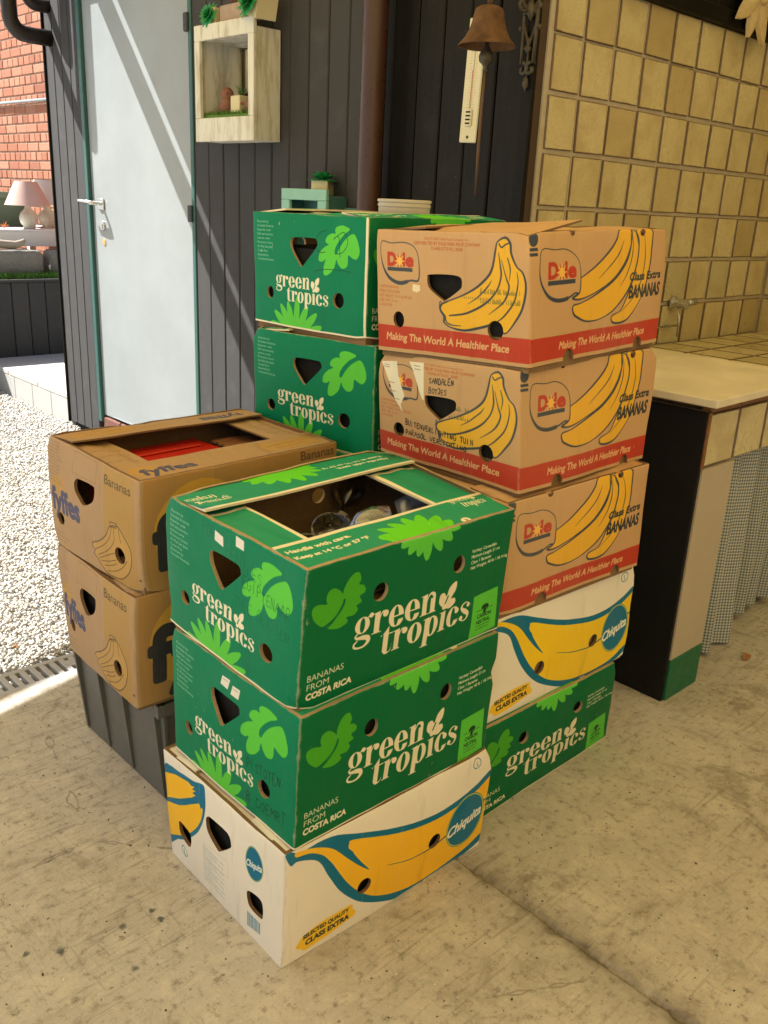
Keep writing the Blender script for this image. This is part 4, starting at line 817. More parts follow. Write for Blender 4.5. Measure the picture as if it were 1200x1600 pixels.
# ------------------------------------------------------------------ plank wall with the door
WX = 2.2
wall = empty('plank_wall', (WX, 1.75, 0)); tag(wall, 'dark brown vertical plank wall of the house with the white door in it', 'wall', kind='thing')
def wl(x, y, z): return (x - WX, y - 1.75, z)
b = MB(); b.box(wl(2.222, 1.785, -.03), wl(2.34, 3.545, 2.75)); b.box(wl(2.222, 4.58, -.03), wl(2.34, 4.935, 2.75)); b.box(wl(2.222, 3.545, 2.17), wl(2.34, 4.58, 2.75)); b.build('wall_core', M['joint_black'], wall)
def plank_mesh(w, h, mat='plank_faded'):
    b = MB(); e = .004
    ys = [0, e, w - e, w]; xs = [.0, -.0]
    prof = [(0, .0215), (.0, .004), (e, 0), (w - e, 0), (w, .004), (w, .0215)]
    vs = [(x, y, 0) for y, x in prof] + [(x, y, h) for y, x in prof]; n = 6
    b.add(vs, [(i, (i+1) % n, (i+1) % n + n, i + n) for i in range(n)] + [tuple(range(n))[::-1], tuple(range(n, 2*n))]); return b.mesh('plank', M[mat])
pm = plank_mesh(.1055, 2.7); pm_in = plank_mesh(.1055, 2.7, 'plank')
ys = [1.790 + .1098*i for i in range(16)]                   # right of the door
for y in ys:
    o = link('plank', pm if y > 2.40 else pm_in, wall); o.location = wl(WX + .0006*((int(y*1000) % 3) - 1), y, .02); 
b_ = plank_mesh(.1095, 2.7)
pn = plank_mesh(.0885, 2.7)
for y in (4.583, 4.675, 4.767, 4.859): o = link('plank', pn, wall); o.location = wl(WX, y, .01)
ps = plank_mesh(.1055, .53)
for i in range(9): o = link('plank', ps, wall); o.location = wl(WX, 3.56 + .1108*i, 2.19)
b = MB(); b.box(wl(2.190, 1.752, .02), wl(2.2055, 1.788, 2.72), bev=.003); b.build('corner_board', M['plank'], wall)
b = MB(); b.box(wl(2.206, 1.753, .02), wl(2.2375, 1.786, 2.72)); b.build('corner_edge', simple('brown_corner_board', (.06, .034, .016), .55, .2, 20, .15), wall)
b = MB(); b.box(wl(2.19, 4.949, .0), wl(2.33, 4.962, 2.7), bev=.003); b.build('end_trim', M['plank'], wall)
# door frame, door, threshold
b = MB(); b.box(wl(2.196, 4.545, .08), wl(2.26, 4.580, 2.168), bev=.003); b.box(wl(2.196, 3.546, .08), wl(2.26, 3.572, 2.168), bev=.003); b.box(wl(2.196, 3.572, 2.15), wl(2.26, 4.545, 2.168)); b.build('door_frame', M['green_paint'], wall)
b = MB(); b.box(wl(2.214, 3.574, .118), wl(2.254, 4.543, 2.148), bev=.003); door = b.build('door', M['white_paint'], wall)
b = MB(); b.box(wl(2.2085, 3.70, .125), wl(2.2135, 4.43, .128)); b.build('kick_strip', M['white_paint'], door)
b = MB()
b.box(wl(2.205, 4.415, 1.19), wl(2.2142, 4.470, 1.245), bev=.003)
b.tube([wl(2.214, 4.443, 1.220), wl(2.165, 4.443, 1.222), wl(2.155, 4.450, 1.223), wl(2.152, 4.50, 1.226), wl(2.156, 4.575, 1.228)], [.010, .010, .011, .010, .009], 10); b.build('door_handle', M['metal'], door, 'auto')
b = MB(); b.lathe([(0, -.009), (.022, -.009), (.024, -.004), (.024, 0)], (0, 0, 0), 20, 0, Matrix.Translation(wl(2.2138, 4.438, 1.115)) @ Matrix.Rotation(PI/2, 4, 'Y')); b.box(wl(2.2015, 4.432, 1.100), wl(2.205, 4.444, 1.122)); b.build('door_lock', M['metal'], door, 'auto')
b = MB(); b.lathe([(0, -.004), (.016, -.003), (.017, 0)], (0, 0, 0), 14, 0, Matrix.Translation(wl(2.2138, 4.435, 1.035)) @ Matrix.Rotation(PI/2, 4, 'Y')); b.build('key_rose', simple('worn_brass', (.55, .32, .10), .4, .2, 60), door, 'auto')
for z in (.22, 1.205, 1.95): b = MB(); b.box(wl(2.186, 3.560, z - .035), wl(2.2128, 3.592, z + .035), bev=.004); b.build('door_hinge', M['dark_metal'], door)
b = MB()
for i in range(5): b.box(wl(2.206, 3.574 + .196*i, -.02), wl(2.27, 3.574 + .196*i + .188, .108), bev=.006)
b.build('threshold', M['brick_dark'], wall)

# brown downpipe standing against the planks
dp = empty('brown_downpipe', (2.135, 2.358, 0)); tag(dp, 'brown plastic downpipe running up the dark plank wall right of the shelf box', 'downpipe')
b = MB(); b.lathe([(.041, .02), (.041, 2.6)], (0, 0, 0), 28); b.build('pipe', M['brown_pipe'], dp, True)
for z in (.55, 1.95): b = MB(); b.lathe([(.0425, z), (.045, z + .004), (.045, z + .026), (.0425, z + .03)], (0, 0, 0), 28); b.box((.03, -.012, z + .004), (.066, .012, z + .024)); b.build('pipe_clip', M['brown_pipe'], dp, 'auto')

# black rain pipes bending in to the end of the plank wall
def bend(pts, r): 
    return cr(pts, False, 6)
rp = empty('black_rain_pipe', (2.0, 4.88, 2.3)); tag(rp, 'thick black rain pipe with an elbow at the far end of the plank wall', 'rain pipe')
b = MB(); P = [(2.0, 4.88, 2.75), (2.0, 4.88, 2.40), (2.0, 4.88, 2.12)] + [(2.0 + .07*(1-math.cos(a)), 4.88, 2.085 - .085*math.sin(a)) for a in [i*PI/12 for i in range(1, 7)]] + [(2.12, 4.88, 1.998), (2.199, 4.88, 1.998)]
b.tube([(x-2.0, y-4.88, z-2.3) for x, y, z in P], .038, 18); b.build('pipe', M['black_pipe'], rp, True)
rp2 = empty('thin_rain_pipe', (2.09, 4.88, 2.3)); tag(rp2, 'thinner black rain pipe curving in just above the thick elbow', 'rain pipe')
b = MB(); P = [(2.09, 4.88, 2.75), (2.09, 4.88, 2.28)] + [(2.09 + .05*(1-math.cos(a)), 4.88, 2.20 - .06*math.sin(a)) for a in [i*PI/10 for i in range(0, 6)]] + [(2.17, 4.88, 2.14), (2.199, 4.88, 2.14)]
b.tube([(x-2.09, y-4.88, z-2.3) for x, y, z in P], .030, 16); b.build('pipe', M['black_pipe'], rp2, True)

# ------------------------------------------------------------------ tiled wall, beam and the boards above
TY = 1.75
tw = empty('tiled_wall', (2.24, TY, 0)); tag(tw, 'wall of square ochre glazed tiles with grey joints behind the counter', 'wall', kind='thing')
def tl(x, y, z): return (x - 2.24, y - TY, z)
b = MB(); b.box(tl(2.238, TY - .0025, 0), tl(4.1, TY + .12, 1.915)); b.build('grout', M['grout'], tw)
TP = .1608; rows = [1.7645, 1.611, 1.4535, 1.2945, 1.1435, .984, .83]
def tile_mesh(w, h, d=.009):
    b = MB(); e = .0018
    o = [(-w/2, -h/2), (w/2, -h/2), (w/2, h/2), (-w/2, h/2)]; i_ = [(x*(1-2*e/w), z*(1-2*e/h)) for x, z in o]
    b.add([(x, 0, z) for x, z in o] + [(x, -d*.55, z) for x, z in o] + [(x, -d, z) for x, z in i_], [(0,1,5,4),(1,2,6,5),(2,3,7,6),(3,0,4,7),(4,5,9,8),(5,6,10,9),(6,7,11,10),(7,4,8,11),(8,9,10,11)]); return b.mesh('tile', M['tile'])
tms = [tile_mesh(.1495, .1445), tile_mesh(.1485, .146), tile_mesh(.150, .1435)]
tops = [1.912] + rows[:-1]
for r_, (zt, zb) in enumerate(zip(tops, rows)):
    for k in range(10):
        x = 2.24 + .161 + (k - .5)*TP; o = link('tile', tms[(k*7 + r_*3) % 3], tw)
        zc = (zt + zb)/2; o.location = tl(x + random.uniform(-.0015, .0015), TY + random.uniform(-.0008, .0018), zc + random.uniform(-.001, .001)); o.rotation_euler = (random.uniform(-.006, .006), random.uniform(-.012, .012), random.uniform(-.008, .008))
        if k == 0: o.scale.x = .90; o.location.x += .006
side = empty('tiled_return_wall', (3.86, TY, 0)); tag(side, 'short tiled wall closing the counter niche on the right', 'wall', kind='thing')
b = MB(); b.box((.008, -2.4, 0), (.1, -.002, 1.915)); b.build('grout', M['grout'], side)
b = MB(); b.box((.004, -2.4, 1.9155), (.1, -.03, 2.72), bev=.003); b.build('upper_board', M['plank'], side)
for r_, (zt, zb) in enumerate(zip(tops, rows)):
    for k in range(6):
        o = link('tile', tms[(k*5 + r_) % 3], side); o.location = (.008 + random.uniform(-.001, .001), -.085 - TP*k, (zt+zb)/2); o.rotation_euler = (0, random.uniform(-.01, .01), -PI/2)
up = empty('boarded_upper_wall', (2.26, 1.74, 1.92)); tag(up, 'dark boards and beam above the ochre tiles', 'wall', kind='thing')
b = MB(); b.box((0, .02, 0), (1.9, .14, .8)); b.build('wall_core', M['joint_black'], up)
b = MB(); b.box((0, -.022, -.008), (1.9, .018, .045), bev=.005); b.build('beam', M['plank'], up)
pu = MB(); pu.box((-.069, 0, 0), (.069, .018, .74), bev=.004); pum = pu.mesh('plank', M['plank'])
for k in range(13): o = link('plank', pum, up); o.location = (.075 + .144*k, .001, .047)

# carved wooden flower on the beam
fl = empty('carved_flower', (3.325, 1.705, 2.03)); tag(fl, 'carved pale wooden edelweiss flower on the dark beam above the tiles', 'wall ornament')
M['pale_wood'] = simple('pale_carved_wood', (.58, .46, .24), .6, .22, 40, .3, 90)
for k in range(9):
    a = 2*PI*k/9 + .25; L = .170 if k % 2 else .145; w = .034; b = MB()
    prof = [(.0,.3),(.25,.8),(.55,1.0),(.8,.6),(1.0,.06)]
    vs = []
    for tt, ww in prof: vs += [(L*tt, -w*ww, 0), (L*tt, -w*ww*.8, -.014), (L*tt, 0, -.026 + .012*tt), (L*tt, w*ww*.8, -.014), (L*tt, w*ww, 0)]
    Mx = Matrix.Rotation(PI/2, 4, 'X') @ Matrix.Rotation(a, 4, 'Z')
    R_ = Matrix(((math.cos(a), -math.sin(a), 0), (0, 0, 1), (math.sin(a), math.cos(a), 0)))
    vs = [R_ @ Vector(q) for q in vs]
    b.add(vs, [(i*5+c, i*5+c+1, (i+1)*5+c+1, (i+1)*5+c) for i in range(4) for c in range(4)] + [(0,1,2,3,4), (20,24,23,22,21)] + [(i*5, (i+1)*5, (i+1)*5+4, i*5+4) for i in range(4)])
    o = b.build('petal', M['pale_wood'], fl, 'auto'); o.location = (0, -.004*(k % 2), 0)
b = MB()
for k in range(7): a = 2*PI*k/7; b.lathe([(0, -.042), (.010, -.040), (.014, -.030), (.012, -.018)], (0,0,0), 8, 0, Matrix.Translation((.022*math.cos(a)*(k > 0), 0, .022*math.sin(a)*(k > 0))) @ Matrix.Rotation(-PI/2, 4, 'X').inverted() @ Matrix.Identity(4) @ Matrix.Rotation(PI, 4, 'X'))
b.build('flower_centre', M['pale_wood'], fl, True)

# unseen board wall added behind the camera to block sky and bounce warm light
t_ = simple('warm_bounce_boards', (.42, .30, .17), .7, .2, 8, .2)
rb0 = empty('added_blocker_wall', (0, -4.4, 0)); tag(rb0, 'unseen timber board wall added behind the camera to block sky light', 'wall', kind='thing')
pbm0 = MB(); pbm0.box((-.148, -.02, 0), (.148, 0, 2.46), bev=.005); pbm0 = pbm0.mesh('board', t_)
for i in range(24): o = link('board', pbm0, rb0); o.location = (-2.9 + .3*i, 0, 0)

# ------------------------------------------------------------------ carport roof: pale translucent sheets on dark purlins
def sheet_mat(name, col):
  t = NT(name); out = t.t.nodes['Material Output']; tr = t.n('ShaderNodeBsdfTranslucent'); tr.inputs[0].default_value = col
  df = t.n('ShaderNodeBsdfDiffuse'); df.inputs[0].default_value = (.55, .40, .18, 1); mx = t.n('ShaderNodeMixShader'); mx.inputs[0].default_value = .35
  t.l(tr.outputs[0], mx.inputs[1]); t.l(df.outputs[0], mx.inputs[2]); t.l(mx.outputs[0], out.inputs[0]); return t.mat
M['roof'] = sheet_mat('ribbed_roof_sheet', (.58, .435, .182, 1)); M['roof_dim'] = sheet_mat('dimmed_roof_sheet', (.42, .315, .125, 1))  # second sheet passes less light, added to darken the right-hand side
def edge_y(x): return 4.50 + .265*(x - 1.649)
roof = empty('carport', (0, 0, 2.5)); tag(roof, 'carport of ribbed translucent sheets over the floor', 'carport', kind='thing')
b = MB(); nx = 150; vs = []; fs = []
xs = np.linspace(-1.7, .95, nx)
for i, x in enumerate(xs):
    z = .012*math.cos(2*PI*x/.076*.5); vs += [(x, -4.5, z), (x, edge_y(x) - .215, z)]
fs = [(2*i, 2*i+1, 2*i+3, 2*i+2) for i in range(nx - 1)]; b.add(vs, fs); b.build('roof_sheet', M['roof'], roof); b = MB(); vs = []
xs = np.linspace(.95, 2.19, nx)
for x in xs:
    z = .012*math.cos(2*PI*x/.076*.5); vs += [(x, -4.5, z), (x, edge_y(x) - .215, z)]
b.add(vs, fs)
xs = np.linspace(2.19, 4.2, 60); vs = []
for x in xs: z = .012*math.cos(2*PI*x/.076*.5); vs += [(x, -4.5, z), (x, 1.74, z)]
b.add(vs, [(2*i, 2*i+1, 2*i+3, 2*i+2) for i in range(59)]); b.build('roof_sheet', M['roof_dim'], roof)
b = MB(); x0, x1 = -1.7, 2.18
def edge_bar(off, w, z0, z1):
    b = MB(); b.add([(x0, edge_y(x0)+off, z0), (x1, edge_y(x1)+off, z0), (x1, edge_y(x1)+off+w, z0), (x0, edge_y(x0)+off+w, z0), (x0, edge_y(x0)+off, z1), (x1, edge_y(x1)+off, z1), (x1, edge_y(x1)+off+w, z1), (x0, edge_y(x0)+off+w, z1)], [(0,3,2,1),(4,5,6,7),(0,1,5,4),(1,2,6,5),(2,3,7,6),(3,0,4,7)]); return b
edge_bar(-.115, .11, -.06, -.02).build('gutter', M['black_pipe'], roof)
edge_bar(-.42, .215, -.08, -.02).build('fascia_beam', simple('dark_roof_timber', (.05, .035, .025), .6), roof)
# ------------------------------------------------------------------ banana boxes
def pin(pt, poly):
    x, y = pt; c = False; j = len(poly) - 1
    for i in range(len(poly)):
        xi, yi = poly[i]; xj, yj = poly[j]
        if (yi > y) != (yj > y) and x < (xj - xi)*(y - yi)/(yj - yi) + xi: c = not c
        j = i
    return c
def panel(name, c, mats, parent, holes=(), thick=.007, rad=.006, bulge=.0055, seed=0, uvmap=None, edges=(1,1,1,1), outline=None, wob=.0022, grid=(14, 9), warp=None):
    """one board of a box: corners c = (low left, low right, top right, top left) seen from outside, holes cut through, own thickness.
       edges: which of left, right, bottom, top are rounded corners"""
    lb, rb, rt, lt = [Vector(q) for q in c]; W = ((rb-lb).length + (rt-lt).length)/2; H = ((lt-lb).length + (rt-rb).length)/2
    nrm = ((rb-lb).cross(lt-lb) + (rt-lt).cross(rt-rb)).normalized()
    us = [0, rad*.4/W, rad/W] + [i/grid[0] for i in range(1, grid[0])] + [1-rad/W, 1-rad*.4/W, 1]; vs_ = [0, rad*.4/H, rad/H] + [i/grid[1] for i in range(1, grid[1])] + [1-rad/H, 1-rad*.4/H, 1]
    out = outline or [(0,0),(1,0),(1,1),(0,1)]
    pts = []; 
    for u in us:
        for v in vs_:
            if any(pin((u, v), h) for h in holes): continue
            if outline and not pin((u, v), out) and not (u in (0, 1) or v in (0, 1)): continue
            pts.append(Vector((u, v)))
    E = []
    for h in holes:
        n0 = len(pts); pts += [Vector(q) for q in h]; E += [(n0 + i, n0 + (i+1) % len(h)) for i in range(len(h))]
    n0 = len(pts); pts += [Vector(q) for q in out]; E += [(n0 + i, n0 + (i+1) % len(out)) for i in range(len(out))]
    V, _, F, *_r = geometry.delaunay_2d_cdt(pts, E, [], 1, 1e-5)
    T = []
    for f in F:
        g = (sum(V[i].x for i in f)/3, sum(V[i].y for i in f)/3)
        if pin(g, out) and not any(pin(g, h) for h in holes): T.append(tuple(f))
    used = sorted({i for f in T for i in f}); mp = {o: i for i, o in enumerate(used)}; T = [tuple(mp[i] for i in f) for f in T]; UV = [(V[i].x, V[i].y) for i in used]
    def curl(d, on):
        if not on or d >= rad: return d, 0.0
        a = PI/4 * (1 - d/rad); return rad - rad*math.sin(a)*1.0, rad - rad*math.cos(a)
    def place(u, v, w):
        x, y = u*W, v*H; dep = 0
        dl, dr, db, dt = x, W - x, y, H - y
        if dl < rad and edges[0]: nx_, q = curl(dl, 1); x = nx_; dep += q
        elif dr < rad and edges[1]: nx_, q = curl(dr, 1); x = W - nx_; dep += q
        if dt < rad and edges[3]: ny_, q = curl(dt, 1); y = H - ny_; dep += q
        elif db < rad and edges[2]: ny_, q = curl(db, 1); y = ny_; dep += q
        U_, V_ = x/W, y/H
        P = lb.lerp(rb, U_).lerp(lt.lerp(rt, U_), V_)
        e = math.sin(PI*min(1, max(0, u)))*math.sin(PI*min(1, max(0, v)))
        o = bulge*e + wob*noise.noise((u*3.1 + seed*7.3, v*2.4, seed*3.7)) * min(1, e*3)
        Q = P + nrm*(o - dep - w)
        return Q + warp(P) if warp else Q
    n = len(UV); verts = [place(u, v, 0) for u, v in UV] + [place(u, v, thick) for u, v in UV]
    cnt = {}
    for f in T:
        for i in range(3):
            a, b_ = f[i], f[(i+1) % 3]; cnt[(a, b_)] = cnt.get((a, b_), 0) + 1
    rim = [(a, b_) for (a, b_) in cnt if (b_, a) not in cnt]
    rv = {}; faces = [f for f in T]; mi = [0]*len(T)
    faces += [tuple(i + n for i in f[::-1]) for f in T]; mi += [1]*len(T)
    for a, b_ in rim:                                        # rim has its own vertices so that the edge stays crisp
        k = len(verts); verts += [verts[a], verts[b_], verts[b_ + n], verts[a + n]]; faces.append((k + 1, k, k + 3, k + 2)); mi.append(2 if len(mats) > 2 else 1)
    me = bpy.data.meshes.new(name); me.from_pydata(verts, [], faces)
    for m_ in mats: me.materials.append(m_)
    me.polygons.foreach_set('material_index', mi); me.polygons.foreach_set('use_smooth', [True]*len(T) + [False]*(len(faces) - len(T)))
    lay = me.uv_layers.new(name='UVMap'); fu = uvmap or (lambda u, v: (u, v))
    full = UV + UV
    luv = np.full((len(me.loops), 2), .5, np.float32); li = np.empty(len(me.loops), np.int32); me.loops.foreach_get('vertex_index', li)
    for k, i in enumerate(li):
        if i < 2*n: luv[k] = fu(*full[i])
    lay.data.foreach_set('uv', luv.ravel()); me.update()
    o = link(name, me, parent); return o

def circ(u, v, r, W, H, n=16): return [(u + r*math.cos(2*PI*k/n)/W, v + r*math.sin(2*PI*k/n)/H) for k in range(n)]
def round_poly(l): return cr(l, True, 3)
KE = {
 'green': dict(end=[round_poly(UVP['GE.handle']), circ(.162, .29, .0142, GW, GH) , circ(.778, .297, .0175, GW, GH)], side=[circ(.317, .697, .0165, GL, GH), circ(.700, .703, .0165, GL, GH)]),
 'white': dict(end=[round_poly(UVP['CE.handle']), round_poly(UVP['CE.h1']), round_poly(UVP['CE.h2'])], side=[circ(.348, .345, .0165, CLn, CHt), circ(.708, .36, .0165, CLn, CHt)]),
 'kraft': dict(end=[round_poly(UVP['DE.handle']), circ(.168, .275, .0165, DW, DH), circ(.795, .266, .0185, DW, DH)], side=[circ(.269, .015, .018, DL, DH), circ(.813, .015, .0165, DL, DH), circ(.277, .992, .009, DL, DH), circ(.784, .975, .009, DL, DH)]),
 'tan': dict(end=[round_poly(UVP['FE.handle']), circ(.128, .277, .0145, FW_, FH_), circ(.80, .259, .0185, FW_, FH_)], side=[]),
}
M['flute'] = mat_kraft('cut_board_edge', (.22, .13, .065), .35)
M['hole_edge'] = mat_kraft('pale_cut_edge', (.42, .32, .18), .3)
M['cream_edge'] = simple('cream_board_edge', (.72, .64, .45), .8, .1, 60)

BOXES = {}
M['hole_shade'] = simple('dark_hole_filler', (.007, .006, .005), .95, .5, 25, .6, 60)  # near-black, stands in for the shade inside the filled boxes
A3F = dict(u=(.185, .765), v=(.245, .70), lift=(.004, .010, .002, .002), wob=.005)
def banana_box(key, kind, end, sidem, topm, label, group, flaps=None, inner='kraft', base_drop=.012, seed=0, fill=('hole_shade', .93)):
    bot, top = BOX[key]; bot = [Vector(q) for q in bot]; top = [Vector(q) for q in top]
    org = Vector((sum(q.x for q in bot)/4, sum(q.y for q in bot)/4, min(q.z for q in bot)))
    o = empty('banana_box', org); tag(o, label, 'cardboard box', group); BOXES[key] = o
    B = [q - org for q in bot]; T = [q - org for q in top]          # order n r b l
    inn = M[inner]; rim = M['flute']
    rs = random.Random(seed * 13 + 5); mid_ = (sum(B, Vector()) + sum(T, Vector()))/8; dents = []
    for q_ in range(9):                                      # knocked corners and edges
        i_ = rs.randrange(4); a_, b_ = (T[i_], T[(i_+1) % 4]) if rs.random() < .6 else ((B[i_], T[i_]) if rs.random() < .7 else (B[i_], B[(i_+1) % 4]))
        dents.append((a_.lerp(b_, rs.choice((0, 1, rs.random()))), rs.uniform(.010, .030), rs.uniform(.002, .0085)))
    sv = Vector((seed * 3.1, seed * 1.7, 0))
    def warp(P):
        d = noise.noise_vector(P*4.5 + sv)*.0042 + noise.noise_vector(P*17 + sv)*.0016; d.z *= .6
        for c_, r_, h_ in dents:
            k = (P - c_).length_squared/(r_*r_)
            if k < 6: d = d + (mid_ - P).normalized()*h_*math.exp(-k)
        return d
    F = lambda m_: [FACE[m_], inn, M['hole_edge'] if kind == 'green' else rim]
    panel('end_panel', (B[3], B[0], T[0], T[3]), F(end), o, KE[kind]['end'], seed=seed + 1, edges=(1, 1, 0, 1), warp=warp)
    panel('side_panel', (B[0], B[1], T[1], T[0]), F(sidem), o, KE[kind]['side'], seed=seed + 2, edges=(1, 1, 0, 1), warp=warp)
    panel('end_panel', (B[1], B[2], T[2], T[1]), F(end.replace('_a', '_plain').replace('_b', '_plain').replace('_c', '_plain').replace('_2', '_1')), o, KE[kind]['end'], seed=seed + 3, edges=(1, 1, 0, 1), warp=warp)
    panel('side_panel', (B[2], B[3], T[3], T[2]), F(sidem), o, KE[kind]['side'], seed=seed + 4, edges=(1, 1, 0, 1), warp=warp)
    # inner tray, a little smaller and showing below the lid
    ins = .008; ctr = sum(B, Vector())/4; tb = []
    for q in B: d = (ctr - q); tb.append(q + Vector((math.copysign(ins, d.x), math.copysign(ins, d.y), 0)))
    b = MB(); lo = [q + Vector((0, 0, -base_drop)) for q in tb]; hi = [q + Vector((0, 0, .05)) for q in tb]
    if base_drop == 0: lo = [q + Vector((0, 0, .0005)) for q in tb]
    ctr2 = sum(lo, Vector())/4; li = [q.lerp(ctr2, .02) + Vector((0, 0, .008)) for q in lo]; hin = [q.lerp(sum(hi, Vector())/4, .02) for q in hi]
    vs = lo + hi + hin + li
    fs = [(0,3,2,1)] + [(i, (i+1) % 4, (i+1) % 4 + 4, i + 4) for i in range(4)] + [(i+4, (i+1) % 4 + 4, (i+1) % 4 + 8, i + 8) for i in range(4)] + [(i+8, (i+1) % 4 + 8, (i+1) % 4 + 12, i + 12) for i in range(4)] + [(12,13,14,15)]
    b.add(vs, fs); b.build('tray', M['kraft'], o)
    # filler behind the holes: near-black to paint the dark interior, card in one box
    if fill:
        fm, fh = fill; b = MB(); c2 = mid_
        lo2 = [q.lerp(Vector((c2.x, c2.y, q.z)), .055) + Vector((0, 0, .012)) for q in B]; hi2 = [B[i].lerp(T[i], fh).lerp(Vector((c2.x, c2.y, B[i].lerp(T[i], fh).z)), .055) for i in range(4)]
        b.add(lo2 + hi2, [(0, 3, 2, 1), (4, 5, 6, 7)] + [(i, (i+1) % 4, (i+1) % 4 + 4, i + 4) for i in range(4)]); b.build('hole_filler', M[fm], o)
    # four top flaps round an opening
    fd = dict(A3F) if kind == 'green' else {}
    fd.update(flaps or {})
    zt = Vector((0, 0, 1)); mt = F(topm)
    def P(u, v, z=0): return T[0].lerp(T[1], u).lerp(T[3].lerp(T[2], u), v) + zt*z
    a0, a1 = fd.get('u', (.17, .83)); b0, b1 = fd.get('v', (.27, .73))
    i_ = .012
    def flap_u0():
        z = fd['u0c']; c = [P(.010, .012, z[0] - .006), P(a0, .012, z[1]), P(a0, .988, z[2]), P(.010, .988, z[3] - .006)]
        panel('top_flap', c, mt, o, (), thick=.004, rad=.003, bulge=.002, seed=seed + 5, edges=(0,0,0,0), outline=[(0,.03),(1,0),(.93,.3),(.99,.55),(.9,.8),(1,1),(0,1)], wob=.012, grid=(6, 10), warp=warp)
    def flap(u0, u1, v0, v1, lift, z0, hinge, pl, sd, th=.004):
        # corners low-left.. in the top's own u,v; the hinge side stays down, the free side lifts
        z = {'v0': (0, 0, lift, lift), 'v1': (lift, lift, 0, 0), 'u0': (0, lift, lift, 0), 'u1': (lift, 0, 0, lift)}[hinge]
        c = [P(u0, v0, z0 + z[0]), P(u1, v0, z0 + z[1]), P(u1, v1, z0 + z[2]), P(u0, v1, z0 + z[3])]
        return panel('top_flap', c, [FACE[topm], inn, M['cream_edge'] if kind in ('green', 'white') else rim], o, (), thick=th, rad=.003, bulge=.001, seed=sd, edges=(0,0,0,0), uvmap=lambda u, v: (u0 + (u1-u0)*u, v0 + (v1-v0)*v), outline=pl, wob=fd.get('wob', .004), grid=(10, 5), warp=warp)
    L_ = fd.get('lift', (.006, .006, .004, .004))
    if 'u0c' in fd: flap_u0()
    else: flap(.010, a0, .012, .988, L_[2], -.0095, 'u0', fd.get('pl_u0'), seed + 5)
    flap(a1, .990, .012, .988, L_[3], -.0095, 'u1', fd.get('pl_u1'), seed + 6)
    flap(.006, .994, .006, b0, L_[0], -.0040, 'v0', fd.get('pl_v0', [(0,0),(1,0),(.994,1),(.010,1)]), seed + 7); flap(.006, .994, b1, .994, L_[1], -.0040, 'v1', fd.get('pl_v1', [(.006,0),(.99,0),(1,1),(0,1)]), seed + 8)
    return o
g1 = 'green printed boxes'; g2 = 'white boxes with a big printed banana'; g3 = 'kraft boxes with a red band'; g4 = 'tan boxes with yellow panels'
banana_box('A1', 'white', 'white_end', 'white_side', 'white_top', 'white box with an orange-yellow banana, bottom of the front stack', g2, inner='kraft_light', base_drop=0, seed=10)
banana_box('A2', 'green', 'green_end_b', 'green_side', 'green_top', 'green box with two paper stickers above its handle hole, middle of front stack', g1, seed=20)
banana_box('A3', 'green', 'green_end_a', 'green_side', 'green_top', 'green box with an open top full of glassware, on the front stack', g1, A3F, seed=30, fill=None)
banana_box('C1', 'green', 'green_end_plain', 'green_side', 'green_top', 'green box on the floor at the bottom of the stack of red-banded boxes', g1, base_drop=0, seed=40)
banana_box('C2', 'white', 'white_end', 'lemon_side', 'white_top', 'white box with a lemon-yellow banana under the red-banded kraft boxes', g2, inner='kraft_light', seed=50, fill=('kraft_light', .93))
banana_box('C3', 'kraft', 'kraft_end_1', 'kraft_side', 'kraft_top', 'kraft box with a red band, lowest of three and partly hidden', g3, seed=60)
banana_box('C4', 'kraft', 'kraft_end_2', 'kraft_side', 'kraft_top', 'kraft box with torn paper strips and handwriting, middle of the three red-banded boxes', g3, seed=70)
banana_box('C5', 'kraft', 'kraft_end_1', 'kraft_side', 'kraft_top', 'kraft box with loose top flaps, topmost of the three red-banded boxes', g3, dict(u=(.34, .70), v=(.30, .66), lift=(.003, .010, .004, .006), wob=.008, u0c=(.0, .019, .003, .0)), seed=80)
banana_box('B2', 'green', 'green_end_c', 'green_side', 'green_top', 'green box with a scribble on its leaf, top of the rear stack below the downpipe', g1, dict(lift=(.010, .012, .010, .004), wob=.006), base_drop=.014, seed=90, fill=('hole_shade', .70))
banana_box('B1', 'green', 'green_end_plain', 'green_side', 'green_top', 'green box directly under the scribbled one in the rear stack', g1, seed=100)
banana_box('D1', 'tan', 'tan_end', 'tan_side', 'tan_top', 'tan box with a yellow panel, lower of two, resting on the grey crate', g4, seed=110)
banana_box('D2', 'tan', 'tan_end', 'tan_side', 'tan_top', 'open tan box with a red thing inside, upper of two over the grey crate', g4, dict(u=(.20, .80), v=(.27, .73), lift=(.003, .010, -.004, .003), wob=.006), seed=120, fill=None)
# the rest of the rear stack, hidden by the boxes in front
for i, z in enumerate((0, .245, .488)):
    key = 'B0%d' % i; d = BOX['B1'][0]
    BOX[key] = [[(x, y, z) for x, y, _ in d], [(x, y, z + .240) for x, y, _ in d]]
    banana_box(key, 'green', 'green_end_plain', 'green_side', 'green_top', ['green box on the floor at the bottom of the rear stack, hidden behind the others', 'second green box from the floor in the rear stack, hidden behind the others', 'third green box from the floor in the rear stack, hidden behind the others'][i], g1, base_drop=0, seed=130 + 7*i)

